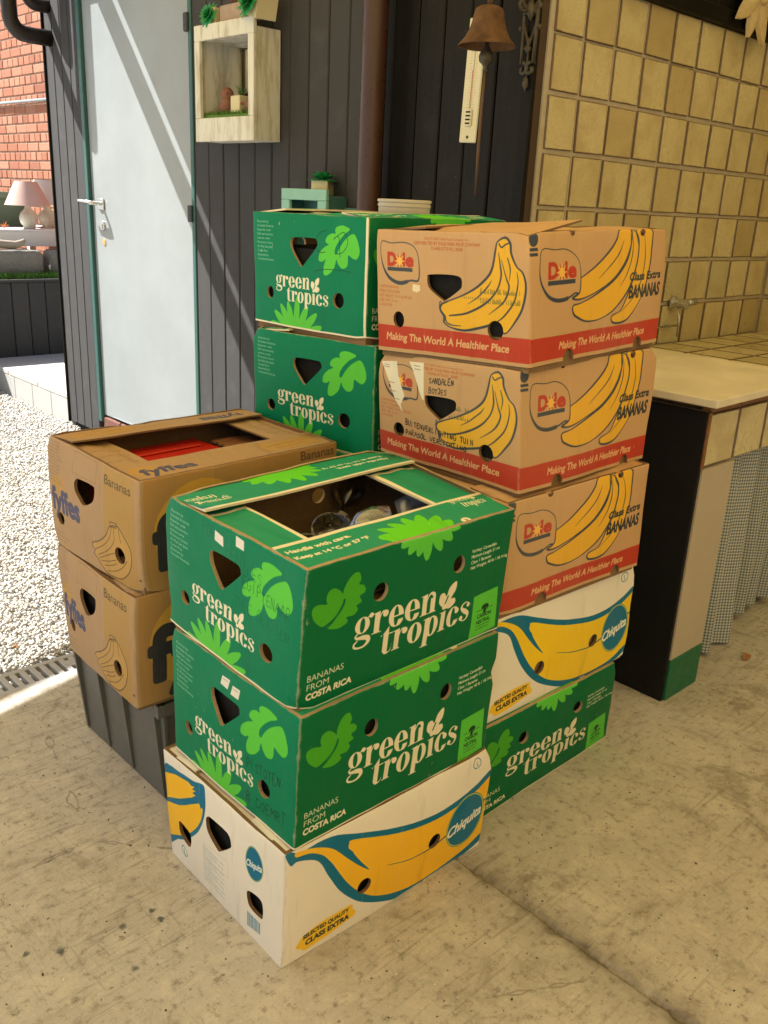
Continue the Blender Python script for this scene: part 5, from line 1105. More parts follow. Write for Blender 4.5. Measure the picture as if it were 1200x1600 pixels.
# ------------------------------------------------------------------ what lies in the open boxes
t = NT('clear_glass'); o_ = t.t.nodes['Material Output']; ta = t.n('ShaderNodeBsdfTransparent'); ta.inputs[0].default_value = (.86, .88, .85, 1); gl_ = t.n('ShaderNodeBsdfGlossy'); gl_.inputs[1].default_value = .06; lw = t.n('ShaderNodeLayerWeight'); lw.inputs[0].default_value = .35
mx = t.n('ShaderNodeMixShader'); t.l(t.math('ADD', t.math('MULTIPLY', lw.outputs['Facing'], .6), .06), mx.inputs[0]); t.l(ta.outputs[0], mx.inputs[1]); t.l(gl_.outputs[0], mx.inputs[2]); t.l(mx.outputs[0], o_.inputs[0]); M['glass'] = t.mat
M['paper'] = simple('grey_white_paper', (.62, .60, .55), .8, .12, 40, .3, 80); M['porcelain'] = simple('white_porcelain', (.75, .74, .70), .22, .03, 10, 0)
def glass(name, prof, loc, label, rot=(0, 0, 0), mat='glass', cat='glassware', grp='glasses in the open green box'):
    b = MB(); b.lathe(prof, (0, 0, 0), 28); o = b.build(name, M[mat], None, True); o.location = loc; o.rotation_euler = rot; tag(o, label, cat, grp); return o
jar = lambda r, h, th=.0022: [(0, 0), (r*.85, 0), (r, h*.06), (r, h*.80), (r*.84, h*.90), (r*.86, h), (r*.86 - th, h), (r*.84 - th, h*.90), (r - th, h*.79), (r - th, h*.08), (0, h*.05)]
zb = .532
M['newsprint'] = simple('grey_newsprint', (.40, .385, .35), .85, .4, 55, .4, 90)
glass('glass_jar', jar(.046, .150), (.945, 1.16, zb), 'clear glass jar at the left of the open green box', (0, .10, 0))
glass('glass_jar', jar(.040, .140), (1.035, 1.16, zb), 'clear glass jar right of the leftmost jar in the open green box', (.06, 0, 0))
glass('glass_jar', jar(.038, .120), (.93, 1.28, zb), 'slim glass jar near the left end flap of the open green box')
glass('glass_jar', jar(.045, .130), (1.03, 1.27, zb), 'wide glass jar in the middle of the open green box', (0, 0, 0))
wine = [(0, 0), (.030, .001), (.028, .003), (.004, .006), (.0035, .050), (.012, .060), (.032, .085), (.036, .115), (.030, .145), (.0285, .145), (.034, .115), (.030, .087), (.010, .064), (0, .060)]
glass('wine_glass', wine, (.96, 1.17, zb + .172), 'wine glass lying on its side across the jars in the open green box', (1.30, .1, .9))
glass('wine_glass', wine, (1.10, 1.27, zb + .150), 'wine glass tipped over in the middle of the open green box', (1.2, -.2, 2.3))
glass('glass_bowl', [(0, 0), (.02, 0), (.036, .012), (.043, .036), (.041, .036), (.034, .014), (.019, .003), (0, .003)], (1.02, 1.20, zb + .148), 'small glass bowl tilted on the jars in the open green box', (.6, -.3, 0))
glass('cup', [(0, 0), (.019, 0), (.023, .02), (.026, .062), (.0245, .062), (.0215, .02), (.018, .003), (0, .003)], (1.245, 1.25, zb + .152), 'white beaker tipped over at the right of the open green box', (1.15, -.35, 1.0), 'porcelain', 'cup', 'crockery in the open green box')
glass('tape_roll', [(.0165, -.006), (.0195, -.006), (.0195, .006), (.0165, .006), (.0165, -.006)], (1.205, 1.185, zb + .180), 'white ring standing on edge in the right corner of the open green box', (1.3, .2, .5), 'porcelain', 'ring', 'crockery in the open green box')
glass('glass_jar', jar(.048, .140), (1.215, 1.25, zb), 'glass jar under the tipped white beaker', (0, 0, .3)); glass('glass_jar', jar(.044, .150), (1.20, 1.15, zb), 'glass jar under the white ring in the open green box')
def wad(name, loc, r, label, seed, squash=.6, mat='paper', cat='paper'):
    bm = bmesh.new(); bmesh.ops.create_icosphere(bm, subdivisions=4, radius=r)
    for v in bm.verts: q = v.co.copy(); k = 1 + .38*noise.noise(q*30 + Vector((seed, 0, 0))) + .25*abs(noise.noise(q*70 + Vector((0, seed, 0)))); v.co = Vector((q.x*k, q.y*k, q.z*k*squash))
    me = bpy.data.meshes.new(name); bm.to_mesh(me); bm.free(); me.materials.append(M[mat]); o = link(name, me); o.location = loc; tag(o, label, cat, 'paper packing in the open green box'); return o
wad('paper_wad', (1.09, 1.18, zb + .160), .030, 'crumpled pinkish paper behind the front flap of the open green box', 3, .6, 'newsprint'); wad('paper_wad', (.90, 1.13, zb + .13), .034, 'small crumpled newspaper beside the left jar', 8, .7, 'newsprint'); wad('paper_wad', (1.255, 1.19, zb + .155), .026, 'white crumpled paper in the far right corner of the open green box', 9, .7); wad('paper_wad', (1.12, 1.31, zb + .05), .05, 'crumpled newspaper at the back of the open green box', 11, .6, 'newsprint')

# red lid and brown wooden box in the tan box
rb_ = empty('red_plastic_box', (1.01, 1.68, .537)); tag(rb_, 'red plastic box lying in the open tan box', 'plastic box')
M['red_plastic'] = simple('red_plastic', (.50, .022, .012), .38, .1, 10, .03)
b = MB(); b.box((-.175, -.13, 0), (.105, .13, .180), bev=.012); b.build('tub_body', M['red_plastic'], rb_); b = MB(); b.box((-.182, -.137, .180), (.112, .137, .196), bev=.006); b.build('lid', M['red_plastic'], rb_); rb_.rotation_euler = (0, 0, .06)
b = MB()
for i in range(3): b.box((-.15, -.09 + .075*i, .1965), (.08, -.065 + .075*i, .2015), bev=.003)
b.build('lid_ridge', M['red_plastic'], rb_)
wb = empty('wooden_box', (1.195, 1.69, .537)); tag(wb, 'brown carved wooden box beside the red one in the tan box', 'wooden box')
M['brown_wood'] = simple('brown_wood', (.23, .10, .045), .5, .3, 30, .3, 70)
b = MB(); b.box((-.055, -.10, 0), (.055, .10, .185), bev=.004); b.build('case', M['brown_wood'], wb); b = MB()
for i in range(8): b.box((-.060, -.098 + .025*i, .186), (.060, -.080 + .025*i, .196), bev=.003)
b.build('lid', M['brown_wood'], wb)

# ------------------------------------------------------------------ grey ribbed crate under the tan boxes
cr_ = empty('plastic_crate', (1.05, 1.70, 0)); tag(cr_, 'dark grey ribbed plastic crate on the floor under the tan boxes', 'crate')
M['grey_plastic'] = simple('dark_grey_plastic', (.125, .124, .112), .48, .15, 8, .12, 160)
def frustum_wall(b, a0, a1, t0, t1, th):
    n = Vector((a1.y - a0.y, -(a1.x - a0.x), 0)).normalized()
    b.add([a0, a1, t1, t0, a0 - n*th, a1 - n*th, t1 - n*th, t0 - n*th], [(0,1,2,3), (4,7,6,5), (0,4,5,1), (1,5,6,2), (2,6,7,3), (3,7,4,0)])
X0, X1, Y0, Y1, HT = -.212, .20, -.185, .200, .262; X0t, X1t, Y0t, Y1t = X0 - .016, X1 + .010, Y0 - .008, Y1 + .004
bq = [v3(X0, Y0, 0), v3(X1, Y0, 0), v3(X1, Y1, 0), v3(X0, Y1, 0)]; tq = [v3(X0t, Y0t, HT), v3(X1t, Y0t, HT), v3(X1t, Y1t, HT), v3(X0t, Y1t, HT)]
b = MB()
for i in range(4): frustum_wall(b, bq[i], bq[(i+1) % 4], tq[i], tq[(i+1) % 4], .004)
b.add(bq, [(0, 3, 2, 1)]); b.build('crate_body', M['grey_plastic'], cr_)
for side_ in range(4):
    A, Bq, At, Bt = bq[side_], bq[(side_+1) % 4], tq[side_], tq[(side_+1) % 4]; n = Vector((Bq.y - A.y, -(Bq.x - A.x), 0)).normalized()
    for f in (.005, .30, .60, .97):
        b = MB(); p0 = A.lerp(Bq, f); q0 = At.lerp(Bt, f); w = (Bq - A).normalized() * .0035; d0, d1 = n*.008, n*.014
        zz = .03 if 0 < f < 1 else 0
        p0 = p0.lerp(q0, .03)
        b.add([p0 - w, p0 + w, q0 + w, q0 - w, p0 - w + d0*.6, p0 + w + d0*.6, q0 + w + d1, q0 - w + d1], [(0,1,5,4), (1,2,6,5), (2,3,7,6), (3,0,4,7), (4,5,6,7), (0,3,2,1)]); b.build('rib', M['grey_plastic'], cr_)
b = MB()
for i in range(4):
    A, Bq = tq[i], tq[(i+1) % 4]; n = Vector((Bq.y - A.y, -(Bq.x - A.x), 0)).normalized()*.012; ax = (Bq - A).normalized()*.012
    b.add([A - Vector((0,0,.030)), Bq - Vector((0,0,.030)), Bq, A, A + n - ax - Vector((0,0,.030)), Bq + n + ax - Vector((0,0,.030)), Bq + n + ax, A + n - ax], [(0,3,2,1), (4,5,6,7), (0,1,5,4), (3,7,6,2)])
b.build('crate_rim', M['grey_plastic'], cr_)

# ------------------------------------------------------------------ shelf box with mirror on the plank wall
t = NT('limed_wood'); p_ = t.obj(); g_ = t.noise(t.mapping(p_, (26, 26, 5)), 1, 6, .65, .3)
M['limed'] = t.set(t.mix(t.ramp(g_, [(.38, 1.0), (.52, 0.0)]), (.70, .68, .58, 1), (.50, .46, .34, 1)), .75, t.bump(g_, .35, .003), 0, .25)
M['moss'] = simple('green_artificial_grass', (.10, .21, .03), .8, .4, 60, .4); M['terracotta'] = simple('brown_terracotta', (.23, .10, .06), .75, .25, 40, .4, 120)
M['succulent'] = simple('bright_succulent_green', (.02, .27, .07), .5, .35, 60, .1); M['succulent_dark'] = simple('dusky_succulent', (.10, .19, .08), .55, .3, 60, .1)
M['cream_cube'] = simple('cream_planter', (.66, .58, .34), .6, .1, 20, .15); M['grey_block'] = simple('pinkish_wood_block', (.38, .28, .20), .7, .25, 30, .3)
SX, SY0, SY1, SZ0, SZ1 = 2.088, 2.932, 3.325, 1.483, 1.893
sb = empty('shelf_box', (2.196, 3.09, SZ0)); tag(sb, 'whitewashed wooden shelf box with a mirror back hung on the dark planks', 'wall shelf')
def sl(x, y, z): return (x - 2.196, y - 3.09, z - SZ0)
fw = .052
for nm, lo, hi in (('frame_board', (SX - .016, SY0, SZ0), (SX, SY1, SZ0 + .085)), ('frame_board', (SX - .016, SY0, SZ1 - .054), (SX, SY1, SZ1)), ('frame_board', (SX - .016, SY0, SZ0 + .0855), (SX, SY0 + .036, SZ1 - .0545)), ('frame_board', (SX - .016, SY1 - .036, SZ0 + .0855), (SX, SY1, SZ1 - .0545)),
                   ('side_board', (SX + .0005, SY0 + .004, SZ0 + .003), (2.196, SY0 + .020, SZ1 - .03)), ('side_board', (SX + .0005, SY1 - .020, SZ0 + .003), (2.196, SY1 - .004, SZ1 - .03)), ('floor_board', (SX + .0005, SY0 + .0205, SZ0 + .003), (2.196, SY1 - .0205, SZ0 + .018)), ('top_board', (SX + .0005, SY0 + .0205, SZ1 - .050), (2.196, SY1 - .0205, SZ1 - .034))):
    b = MB(); b.box(sl(*lo), sl(*hi), bev=.002); b.build(nm, M['limed'], sb)
b = MB(); b.box(sl(2.186, SY0 + .021, SZ0 + .019), sl(2.192, SY1 - .021, SZ1 - .051)); b.build('mirror', M['mirror'], sb)
def blades(n, x0, x1, y0, y1, z, h, w=.0022):
    b = MB()
    for i in range(n):
        x, y = random.uniform(x0, x1), random.uniform(y0, y1); a = random.uniform(0, 2*PI); hh = h*random.uniform(.5, 1.1); dx, dy = math.cos(a)*w, math.sin(a)*w; lx, ly = random.uniform(-.5, .5)*hh, random.uniform(-.5, .5)*hh
        b.add([(x-dx, y-dy, z), (x+dx, y+dy, z), (x+lx, y+ly, z+hh)], [(0,1,2)])
    return b
g_ = blades(1500, SX + .004, 2.18, SY0 + .024, SY1 - .024, SZ0 + .094, .020).build('moss_mat', M['moss']); tag(g_, 'strip of artificial grass inside the shelf box', 'artificial grass', kind='stuff')
b = MB(); b.box(sl(SX + .003, SY0 + .022, SZ0 + .0185), sl(2.185, SY1 - .022, SZ0 + .096)); b.build('grass_bed', M['moss'], sb)
def bird(loc, rz, label, s=1.0):
    bm = bmesh.new(); bmesh.ops.create_uvsphere(bm, u_segments=20, v_segments=12, radius=1)
    for v in bm.verts:
        x, y, z = v.co; k = max(0, z)
        v.co = Vector((x*.040 + .014*max(0, -z)*0 - .012*k, y*.034*(1 - .25*k), (z + 1)*.036)) * s
    me = bpy.data.meshes.new('bird_body'); bm.to_mesh(me); bm.free(); me.materials.append(M['terracotta']); me.shade_smooth()
    o = empty('terracotta_bird', loc, rz); tag(o, label, 'bird figurine', 'terracotta birds in the shelf box'); link('body', me, o)
    b = MB(); b.lathe([(0, -.026), (.017, -.020), (.025, -.004), (.023, .012), (.012, .024), (0, .027)], (-.014*s, 0, .078*s), 16); b.build('head', M['terracotta'], o, True)
    b = MB(); b.lathe([(.006, 0), (.003, .010), (0, .016)], (0, 0, 0), 8, 0, Matrix.Translation((-.036*s, 0, .080*s)) @ Matrix.Rotation(-PI/2, 4, 'Y')); b.build('beak', M['terracotta'], o)
    b = MB(); b.box((.018*s, -.010*s, .030*s), (.056*s, .010*s, .040*s), bev=.004); b.build('tail', M['terracotta'], o)
    return o
bird((2.140, 3.200, SZ0 + .097), .9, 'brown terracotta bird at the left inside the shelf box', .95); bird((2.138, 3.015, SZ0 + .097), 2.4, 'brown terracotta bird at the right inside the shelf box', 1.0)
def rosette(b, c, r, n=3, mi=0, up=Vector((0, 0, 1))):
    up = up.normalized(); q = up.to_track_quat('Z', 'Y'); 
    for k in range(n):
        m_ = 5 + 2*k; el = 1.25 - .42*k
        for j in range(m_):
            a = 2*PI*(j + .5*(k % 2))/m_ + random.uniform(-.1, .1); L = r*(.62 + .20*k); w = r*.72
            d = Vector((math.cos(a)*math.cos(el), math.sin(a)*math.cos(el), math.sin(el))); s_ = Vector((-math.sin(a), math.cos(a), 0))
            P = [Vector((0,0,0)), d*L*.55 - s_*w*.5 + Vector((0,0,-r*.03)), d*L*.55 + s_*w*.5 + Vector((0,0,-r*.03)), d*L*.55 + Vector((0,0,r*.07)), d*L]
            b.add([q @ p + Vector(c) for p in P], [(0,1,3), (0,3,2), (1,4,3), (3,4,2), (0,2,4,1)], mi)
def spiky(b, c, r, n=14):
    for j in range(n):
        a = 2*PI*j/n + random.uniform(-.2, .2); el = random.uniform(.5, 1.4); d = Vector((math.cos(a)*math.cos(el), math.sin(a)*math.cos(el), math.sin(el))); s_ = Vector((-math.sin(a), math.cos(a), 0))*r*.09
        L = r*random.uniform(.7, 1.1); c_ = Vector(c); b.add([c_ - s_, c_ + s_, c_ + d*L, c_ + d*L*.5 + Vector((0,0,r*.06))], [(0,1,3), (1,2,3), (2,0,3), (0,2,1)])
po = empty('white_pot', (2.138, 3.105, SZ0 + .097)); tag(po, 'small white square pot with a spiky plant between the terracotta birds', 'plant pot')
b = MB(); b.box((-.030, -.030, 0), (.030, .030, .066), bev=.003); b.build('pot', M['cream_cube'], po); b = MB(); spiky(b, (0, 0, .064), .050, 26); b.build('plant', M['succulent_dark'], po)
# on top of the shelf box
def planter(name, loc, rot, size, label, mat, plants, grp=None):
    o = empty(name, loc); o.rotation_euler = rot; tag(o, label, 'planter', grp); b = MB(); sx, sy, sz = size; b.box((-sx/2, -sy/2, 0), (sx/2, sy/2, sz), bev=.002); b.build('block', M[mat], o)
    for kind, c, r, mm, upv in plants:
        b = MB(); (rosette(b, c, r, 4, 0, Vector(upv)) if kind == 'r' else spiky(b, c, r, 24)); b.build('succulent', M[mm], o)
    return o
zt_ = SZ1 + .002
planter('cube_planter', (2.115, 3.235, zt_), (0, 0, .1), (.055, .055, .055), 'small cream cube with a green rosette, leftmost on top of the shelf box', 'cream_cube', [('r', (-.030, .005, .030), .042, 'succulent', (-1, .1, .4))], 'planters on top of the shelf box')
planter('block_planter', (2.125, 3.09, zt_), (0, 0, -.03), (.07, .17, .055), 'long pinkish wood block with dry plants in the middle on top of the shelf box', 'grey_block', [('s', (0, .02, .05), .06, 'terracotta', (0, 0, 1)), ('s', (.0, -.045, .05), .055, 'succulent_dark', (0, 0, 1)), ('s', (0, -.01, .05), .05, 'terracotta', (0, 0, 1))], 'planters on top of the shelf box')
planter('cube_planter', (2.110, 2.945, zt_ - .004), (.28, 0, -.1), (.085, .080, .085), 'tilted cream cube with a green rosette, rightmost above the shelf box', 'cream_cube', [('r', (-.046, .004, .045), .056, 'succulent', (-1, .25, .45))], 'planters on top of the shelf box')

# turquoise frame box and pot behind the rear stack
M['turquoise'] = simple('turquoise_chalk_paint', (.26, .50, .40), .7, .12, 25, .25); M['turq_dark'] = simple('dull_teal_board', (.06, .17, .15), .7, .3, 30, .2)
tb_ = empty('turquoise_frame', (2.196, 2.66, 1.10)); tag(tb_, 'turquoise painted frame box on the planks behind the rear green stack', 'wall shelf')
def q3(x, y, z): return (x - 2.196, y - 2.66, z - 1.10)
for lo, hi in (((2.095, 2.535, 1.284), (2.110, 2.792, 1.322)), ((2.095, 2.535, 1.06), (2.110, 2.792, 1.098)), ((2.095, 2.535, 1.0985), (2.110, 2.583, 1.2835)), ((2.095, 2.744, 1.0985), (2.110, 2.792, 1.2835))): b = MB(); b.box(q3(*lo), q3(*hi), bev=.002); b.build('frame_board', M['turquoise'], tb_)
for lo, hi in (((2.1105, 2.540, 1.065), (2.196, 2.552, 1.300)), ((2.1105, 2.776, 1.065), (2.196, 2.788, 1.300)), ((2.1105, 2.5525, 1.290), (2.196, 2.7755, 1.302)), ((2.188, 2.553, 1.066), (2.196, 2.664, 1.289)), ((2.188, 2.666, 1.066), (2.196, 2.775, 1.289))): b = MB(); b.box(q3(*lo), q3(*hi), bev=.0015); b.build('box_board', M['turq_dark'], tb_)
planter('cube_planter', (2.152, 2.625, 1.303), (0, 0, .5), (.062, .062, .050), 'pale square pot with a small succulent standing on the turquoise frame', 'cream_cube', [('r', (0, 0, .050), .050, 'succulent', (0, 0, 1))])
b = MB(); b.box((-.01, -.055, 0), (.01, .055, .085), bev=.003); o = b.build('teal_board', M['turq_dark']); o.location = (2.185, 2.475, 1.18); tag(o, 'small dull teal board hung on the planks right of the turquoise frame', 'board')
# white tub on the rear stack
tub = empty('white_tub', (1.66, 1.70, 1.2565)); tag(tub, 'flat white plastic tub with a ribbed rim on top of the rear green box', 'tub')
M['white_plastic'] = simple('creamy_white_plastic', (.68, .62, .50), .45, .06, 12, .05)
b = MB(); b.lathe([(0, 0), (.078, 0), (.083, .012), (.083, .024), (.0855, .0245), (.0855, .031), (.083, .0315), (.083, .035), (.0868, .0355), (.0868, .0415), (.082, .0425), (.080, .036), (.076, .006), (0, .005)], (0, 0, 0), 48); b.build('tub_body', M['white_plastic'], tub, 'auto'); tub.scale = (.78, .78, .95)

# ------------------------------------------------------------------ bell, bracket and thermometer
t = NT('rusty_iron'); p_ = t.obj(); n1 = t.noise(p_, 22, 6, .65); n2 = t.noise(p_, 130, 3)
M['rust'] = t.set(t.mix(t.ramp(n1, [(.35, 0.0), (.65, 1.0)]), (.085, .045, .022, 1), (.17, .088, .040, 1)), .85, t.bump(n2, .6, .002), .2, .3)
M['iron'] = simple('weathered_dark_iron', (.085, .070, .045), .5, .4, 30, .3, 150, metal=.5); M['thermo'] = simple('ivory_plastic', (.70, .64, .42), .42, .05, 20, .03)
bl = empty('hanging_bell', (2.05, 1.809, 1.80)); tag(bl, 'rusty iron bell with a clapper cord hanging from the ornate bracket', 'bell')
b = MB(); pr = [(.0, .0), (.024, 0), (.034, -.006), (.038, -.018), (.041, -.036), (.047, -.056), (.057, -.076), (.070, -.092), (.0745, -.0965), (.0735, -.0985), (.069, -.0955), (.054, -.077), (.043, -.052), (.036, -.018), (0, -.008)]
b.lathe(pr, (0, 0, 0), 40); b.tube([(0, 0, -.002), (0, 0, .03)], .007, 10); b.build('bell_cup', M['rust'], bl, True); bl.scale = (1.08, 1.08, 1.0)
b = MB(); b.lathe([(.0, -.07), (.004, -.07), (.006, -.098), (.014, -.108), (.019, -.122), (.017, -.134), (.009, -.142), (.004, -.150), (.007, -.154), (.006, -.160), (0, -.163)], (0, 0, 0), 18); b.build('clapper', M['iron'], bl, True)
b = MB(); b.tube([(0, 0, -.158), (-.001, .002, -.25), (-.002, .001, -.36), (-.004, -.002, -.48)], [.0035, .0042, .0042, .0025], 8); b.build('clapper_cord', simple('brown_leather_cord', (.13, .07, .035), .7), bl, True)
br = empty('bell_bracket', (2.188, 1.772, 1.60)); tag(br, 'ornate dark cast iron bracket on the corner board holding the bell', 'bracket')
def scroll(b, c, r0, turns, a0, sgn, rad, ax, ay):
    pts = []
    for i in range(26): f = i/25; a = a0 + sgn*turns*2*PI*f; r = r0*(1 - .8*f); pts.append(Vector(c) + ax*(r*math.cos(a)) + ay*(r*math.sin(a)))
    b.tube(pts, rad, 6)
ay, az, ax_ = Vector((0, 1, 0)), Vector((0, 0, 1)), Vector((-1, 0, 0))
b = MB()
for s_ in (-1, 1):
    b.tube([(-.004, .021*s_, .075), (-.004, .022*s_, .16), (-.004, .024*s_, .26), (-.004, .018*s_, .33)], .0058, 6)
    b.tube(cr([(-.004, .020*s_, .17), (-.004, .008*s_, .14), (-.004, 0, .12)], False), .0042, 6)
    scroll(b, (-.005, .013*s_, .06), .018, .9, PI/2, s_, .0058, ay, az); scroll(b, (-.005, .026*s_, .215), .016, .8, -PI/2, -s_, .0065, ay, az); scroll(b, (-.005, .022*s_, .30), .022, .9, -PI/2, s_, .0078, ay, az)
    b.lathe([(0, -.008), (.008, 0), (0, .008)], (-.005, .033*s_, .165), 8); b.lathe([(0, -.010), (.011, 0), (0, .010)], (-.005, .034*s_, .245), 8)
b.lathe([(0, -.022), (.010, -.006), (.007, .012), (0, .02)], (-.004, 0, .025), 8); b.tube([(-.004, 0, .02), (-.004, 0, .14)], .0035, 6); b.lathe([(0, -.014), (.013, 0), (0, .014)], (-.006, 0, .112), 10); b.lathe([(0, -.03), (.02, 0), (0, .03)], (-.006, 0, .21), 10)
b.build('back_plate', M['iron'], br, True)
b = MB(); 
d_ = Vector((2.05 - 2.188, 1.809 - 1.772, 0)); du = d_.normalized()
b.tube(cr([Vector((-.004, 0, .36)), d_*.35 + az*.345, d_*.7 + az*.30, d_ + az*.262, d_ + az*.235], False), .0065, 8); b.tube(cr([Vector((-.004, 0, .20)), d_*.22 + az*.22, d_*.5 + az*.29, d_*.72 + az*.315], False), .006, 8)
scroll(b, d_*.30 + az*.275, .036, 1.2, 0, 1, .0058, du, az); scroll(b, d_*.20 + az*.215, .024, 1.1, PI, -1, .0052, du, az); scroll(b, d_*.55 + az*.255, .026, 1.1, PI/2, 1, .005, du, az)
for f in (.15, .32, .5, .66): b.lathe([(0, -.010), (.010, 0), (0, .010)], d_*f + az*(.23 + .05*f), 8)
b.build('bracket_arm', M['iron'], br, True)
th = empty('thermometer', (2.197, 1.985, 1.472)); th.rotation_euler = (.035, 0, 0); tag(th, 'ivory wall thermometer on the dark planks behind the bell', 'thermometer')
b = MB(); b.box((-.007, -.034, 0), (0, .034, .34), bev=.003); b.build('plate', M['thermo'], th)
b = MB(); b.tube([(-.0085, 0, .085), (-.0085, 0, .31)], .0022, 8); b.build('glass_tube', simple('pale_tube', (.70, .66, .55), .2, .02), th); b = MB(); b.tube([(-.0092, 0, .085), (-.0092, 0, .20)], .0018, 8); b.build('red_spirit', simple('faded_red_spirit', (.62, .20, .14), .3), th)
b = MB(); b.box((-.013, -.013, .045), (-.0065, .013, .095), bev=.004); b.build('bulb_cover', M['thermo'], th)
b = MB()
for i in range(4): b.box((-.0138, -.009, .052 + .0105*i), (-.0125, .009, .0565 + .0105*i))
b.build('vent_slot', M['joint_black'], th)
b = MB()
for i in range(26):
    L = .010 if i % 5 == 0 else .006
    for s_ in (-1, 1): b.box((-.0074, s_*.0075 - (L if s_ < 0 else 0), .098 + .008*i), (-.0068, s_*.0075 + (L if s_ > 0 else 0), .0987 + .008*i))
o = b.build('scale_marks', simple('grey_scale_ink', (.30, .27, .2), .6), th)
b = MB(); b.lathe([(0, -.003), (.004, -.002), (.005, 0)], (0, 0, 0), 10, 0, Matrix.Translation((-.007, 0, .016)) @ Matrix.Rotation(PI/2, 4, 'Y')); b.build('screw', M['iron'], th)
# ------------------------------------------------------------------ tiled counter
ct = empty('tiled_counter', (2.12, 1.03, 0)); tag(ct, 'counter with a black end panel, beige pillar and tiled edge against the ochre wall', 'counter')
def cl(x, y, z): return (x - 2.12, y - 1.03, z)
M['black_panel'] = simple('black_panel', (.0075, .0065, .006), .62, .3, 14, .08, 90, spec=.25); M['beige'] = simple('beige_painted_board', (.47, .40, .29), .6, .06, 10, .08); M['green_skirt'] = simple('green_plinth_paint', (.012, .135, .055), .5, .12, 14, .1)
M['brown_edge'] = simple('fired_brown_edge', (.20, .085, .03), .5, .4, 40, .3, 90)
M['counter_grout'] = M['grout']
b = MB(); b.box(cl(2.112, 1.036, 0), cl(2.124, TY - .002, .826), bev=.002); b.build('end_panel', M['black_panel'], ct)
b = MB(); b.box(cl(2.1245, 1.032, .128), cl(2.297, 1.10, .676)); b.build('pillar', M['beige'], ct)
b = MB(); b.box(cl(2.1245, 1.030, 0), cl(2.299, 1.102, .1275), bev=.002); b.build('plinth', M['green_skirt'], ct)
b = MB(); b.box(cl(2.1245, 1.046, .677), cl(3.84, 1.075, .826)); b.box(cl(2.1245, 1.0755, .78), cl(3.84, TY, .826)); b.build('slab_core', M['grout'], ct)
b = MB(); b.box(cl(2.1125, 1.030, .680), cl(2.1243, 1.0355, .826), bev=.001); b.build('edge_trim', M['brown_edge'], ct)
ft = tile_mesh(.155, .138, .010)
for k in range(11):
    o = link('tile', ft, ct); o.location = cl(2.2055 + .1635*k, 1.0455, .751); o.rotation_euler = (0, random.uniform(-.008, .008), 0)
bt = MB(); bt.box((-.0775, 0, -.0085), (.0775, .03, .0085), bev=.004); btm = bt.mesh('edge_tile', M['brown_edge'])
for k in range(11): o = link('edge_tile', btm, ct); o.location = cl(2.2055 + .1635*k, 1.034, .832); o.rotation_euler = (0, random.uniform(-.01, .01), 0)
tt = tile_mesh(.155, .155, .008)
for k in range(11):
    for j in range(4):
        o = link('tile', tt, ct); o.location = cl(2.2055 + .1635*k, 1.146 + .1635*j, .8345 - .001); o.rotation_euler = (-PI/2, 0, 0)
bd = empty('stone_board', (2.42, 1.30, .847)); tag(bd, 'beige stone board lying on the left end of the tiled counter', 'board'); bd.rotation_euler = (0, 0, .02)
t = NT('beige_stone'); p_ = t.obj(); n_ = t.noise(p_, 6, 6, .6, .8)
M['stone'] = t.set(t.mix(t.ramp(n_, [(.35, 0.0), (.65, 1.0)]), (.66, .59, .43, 1), (.78, .70, .53, 1)), t.ramp(n_, [(.3, .38), (.7, .55)]), t.bump(t.noise(p_, 40, 3), .1, .002), 0, .4)
b = MB(); b.box((-.345, -.292, 0), (.325, .30, .0205), bev=.002); b.build('slab', M['stone'], bd)
# wall tap and towel rail
tp = empty('wall_tap', (3.115, TY - .012, .985)); tag(tp, 'small chrome wall tap on the ochre tiles above the counter', 'tap')
Ry = Matrix.Rotation(PI/2, 4, 'X')
b = MB(); b.lathe([(.0, 0), (.026, 0), (.027, .006), (.016, .010), (.015, .035), (.019, .038), (.019, .060), (.008, .062), (0, .062)], (0, 0, 0), 22, 0, Ry); b.build('flange', M['metal'], tp, 'auto')
b = MB(); b.tube([(0, -.045, 0), (.03, -.052, .006), (.062, -.055, .010)], [.010, .0125, .0135], 12); b.build('lever', M['metal'], tp, True)
b = MB(); b.tube([(-.012, -.03, -.012), (-.02, -.045, -.05), (-.022, -.05, -.115)], .0045, 8); b.build('spout', M['metal'], tp, True)
rl = empty('thin_rail', (3.0, TY - .03, .902)); tag(rl, 'thin metal rod across the tiles below the tap', 'rail')
b = MB(); b.tube([(-.35, 0, 0), (.14, 0, .003)], .0045, 8); b.build('rod', M['metal'], rl, True); b = MB(); b.tube([(-.30, 0, 0), (-.30, .03, 0)], .004, 8); b.tube([(.08, 0, .002), (.08, .03, .002)], .004, 8); b.build('rod_support', M['metal'], rl)

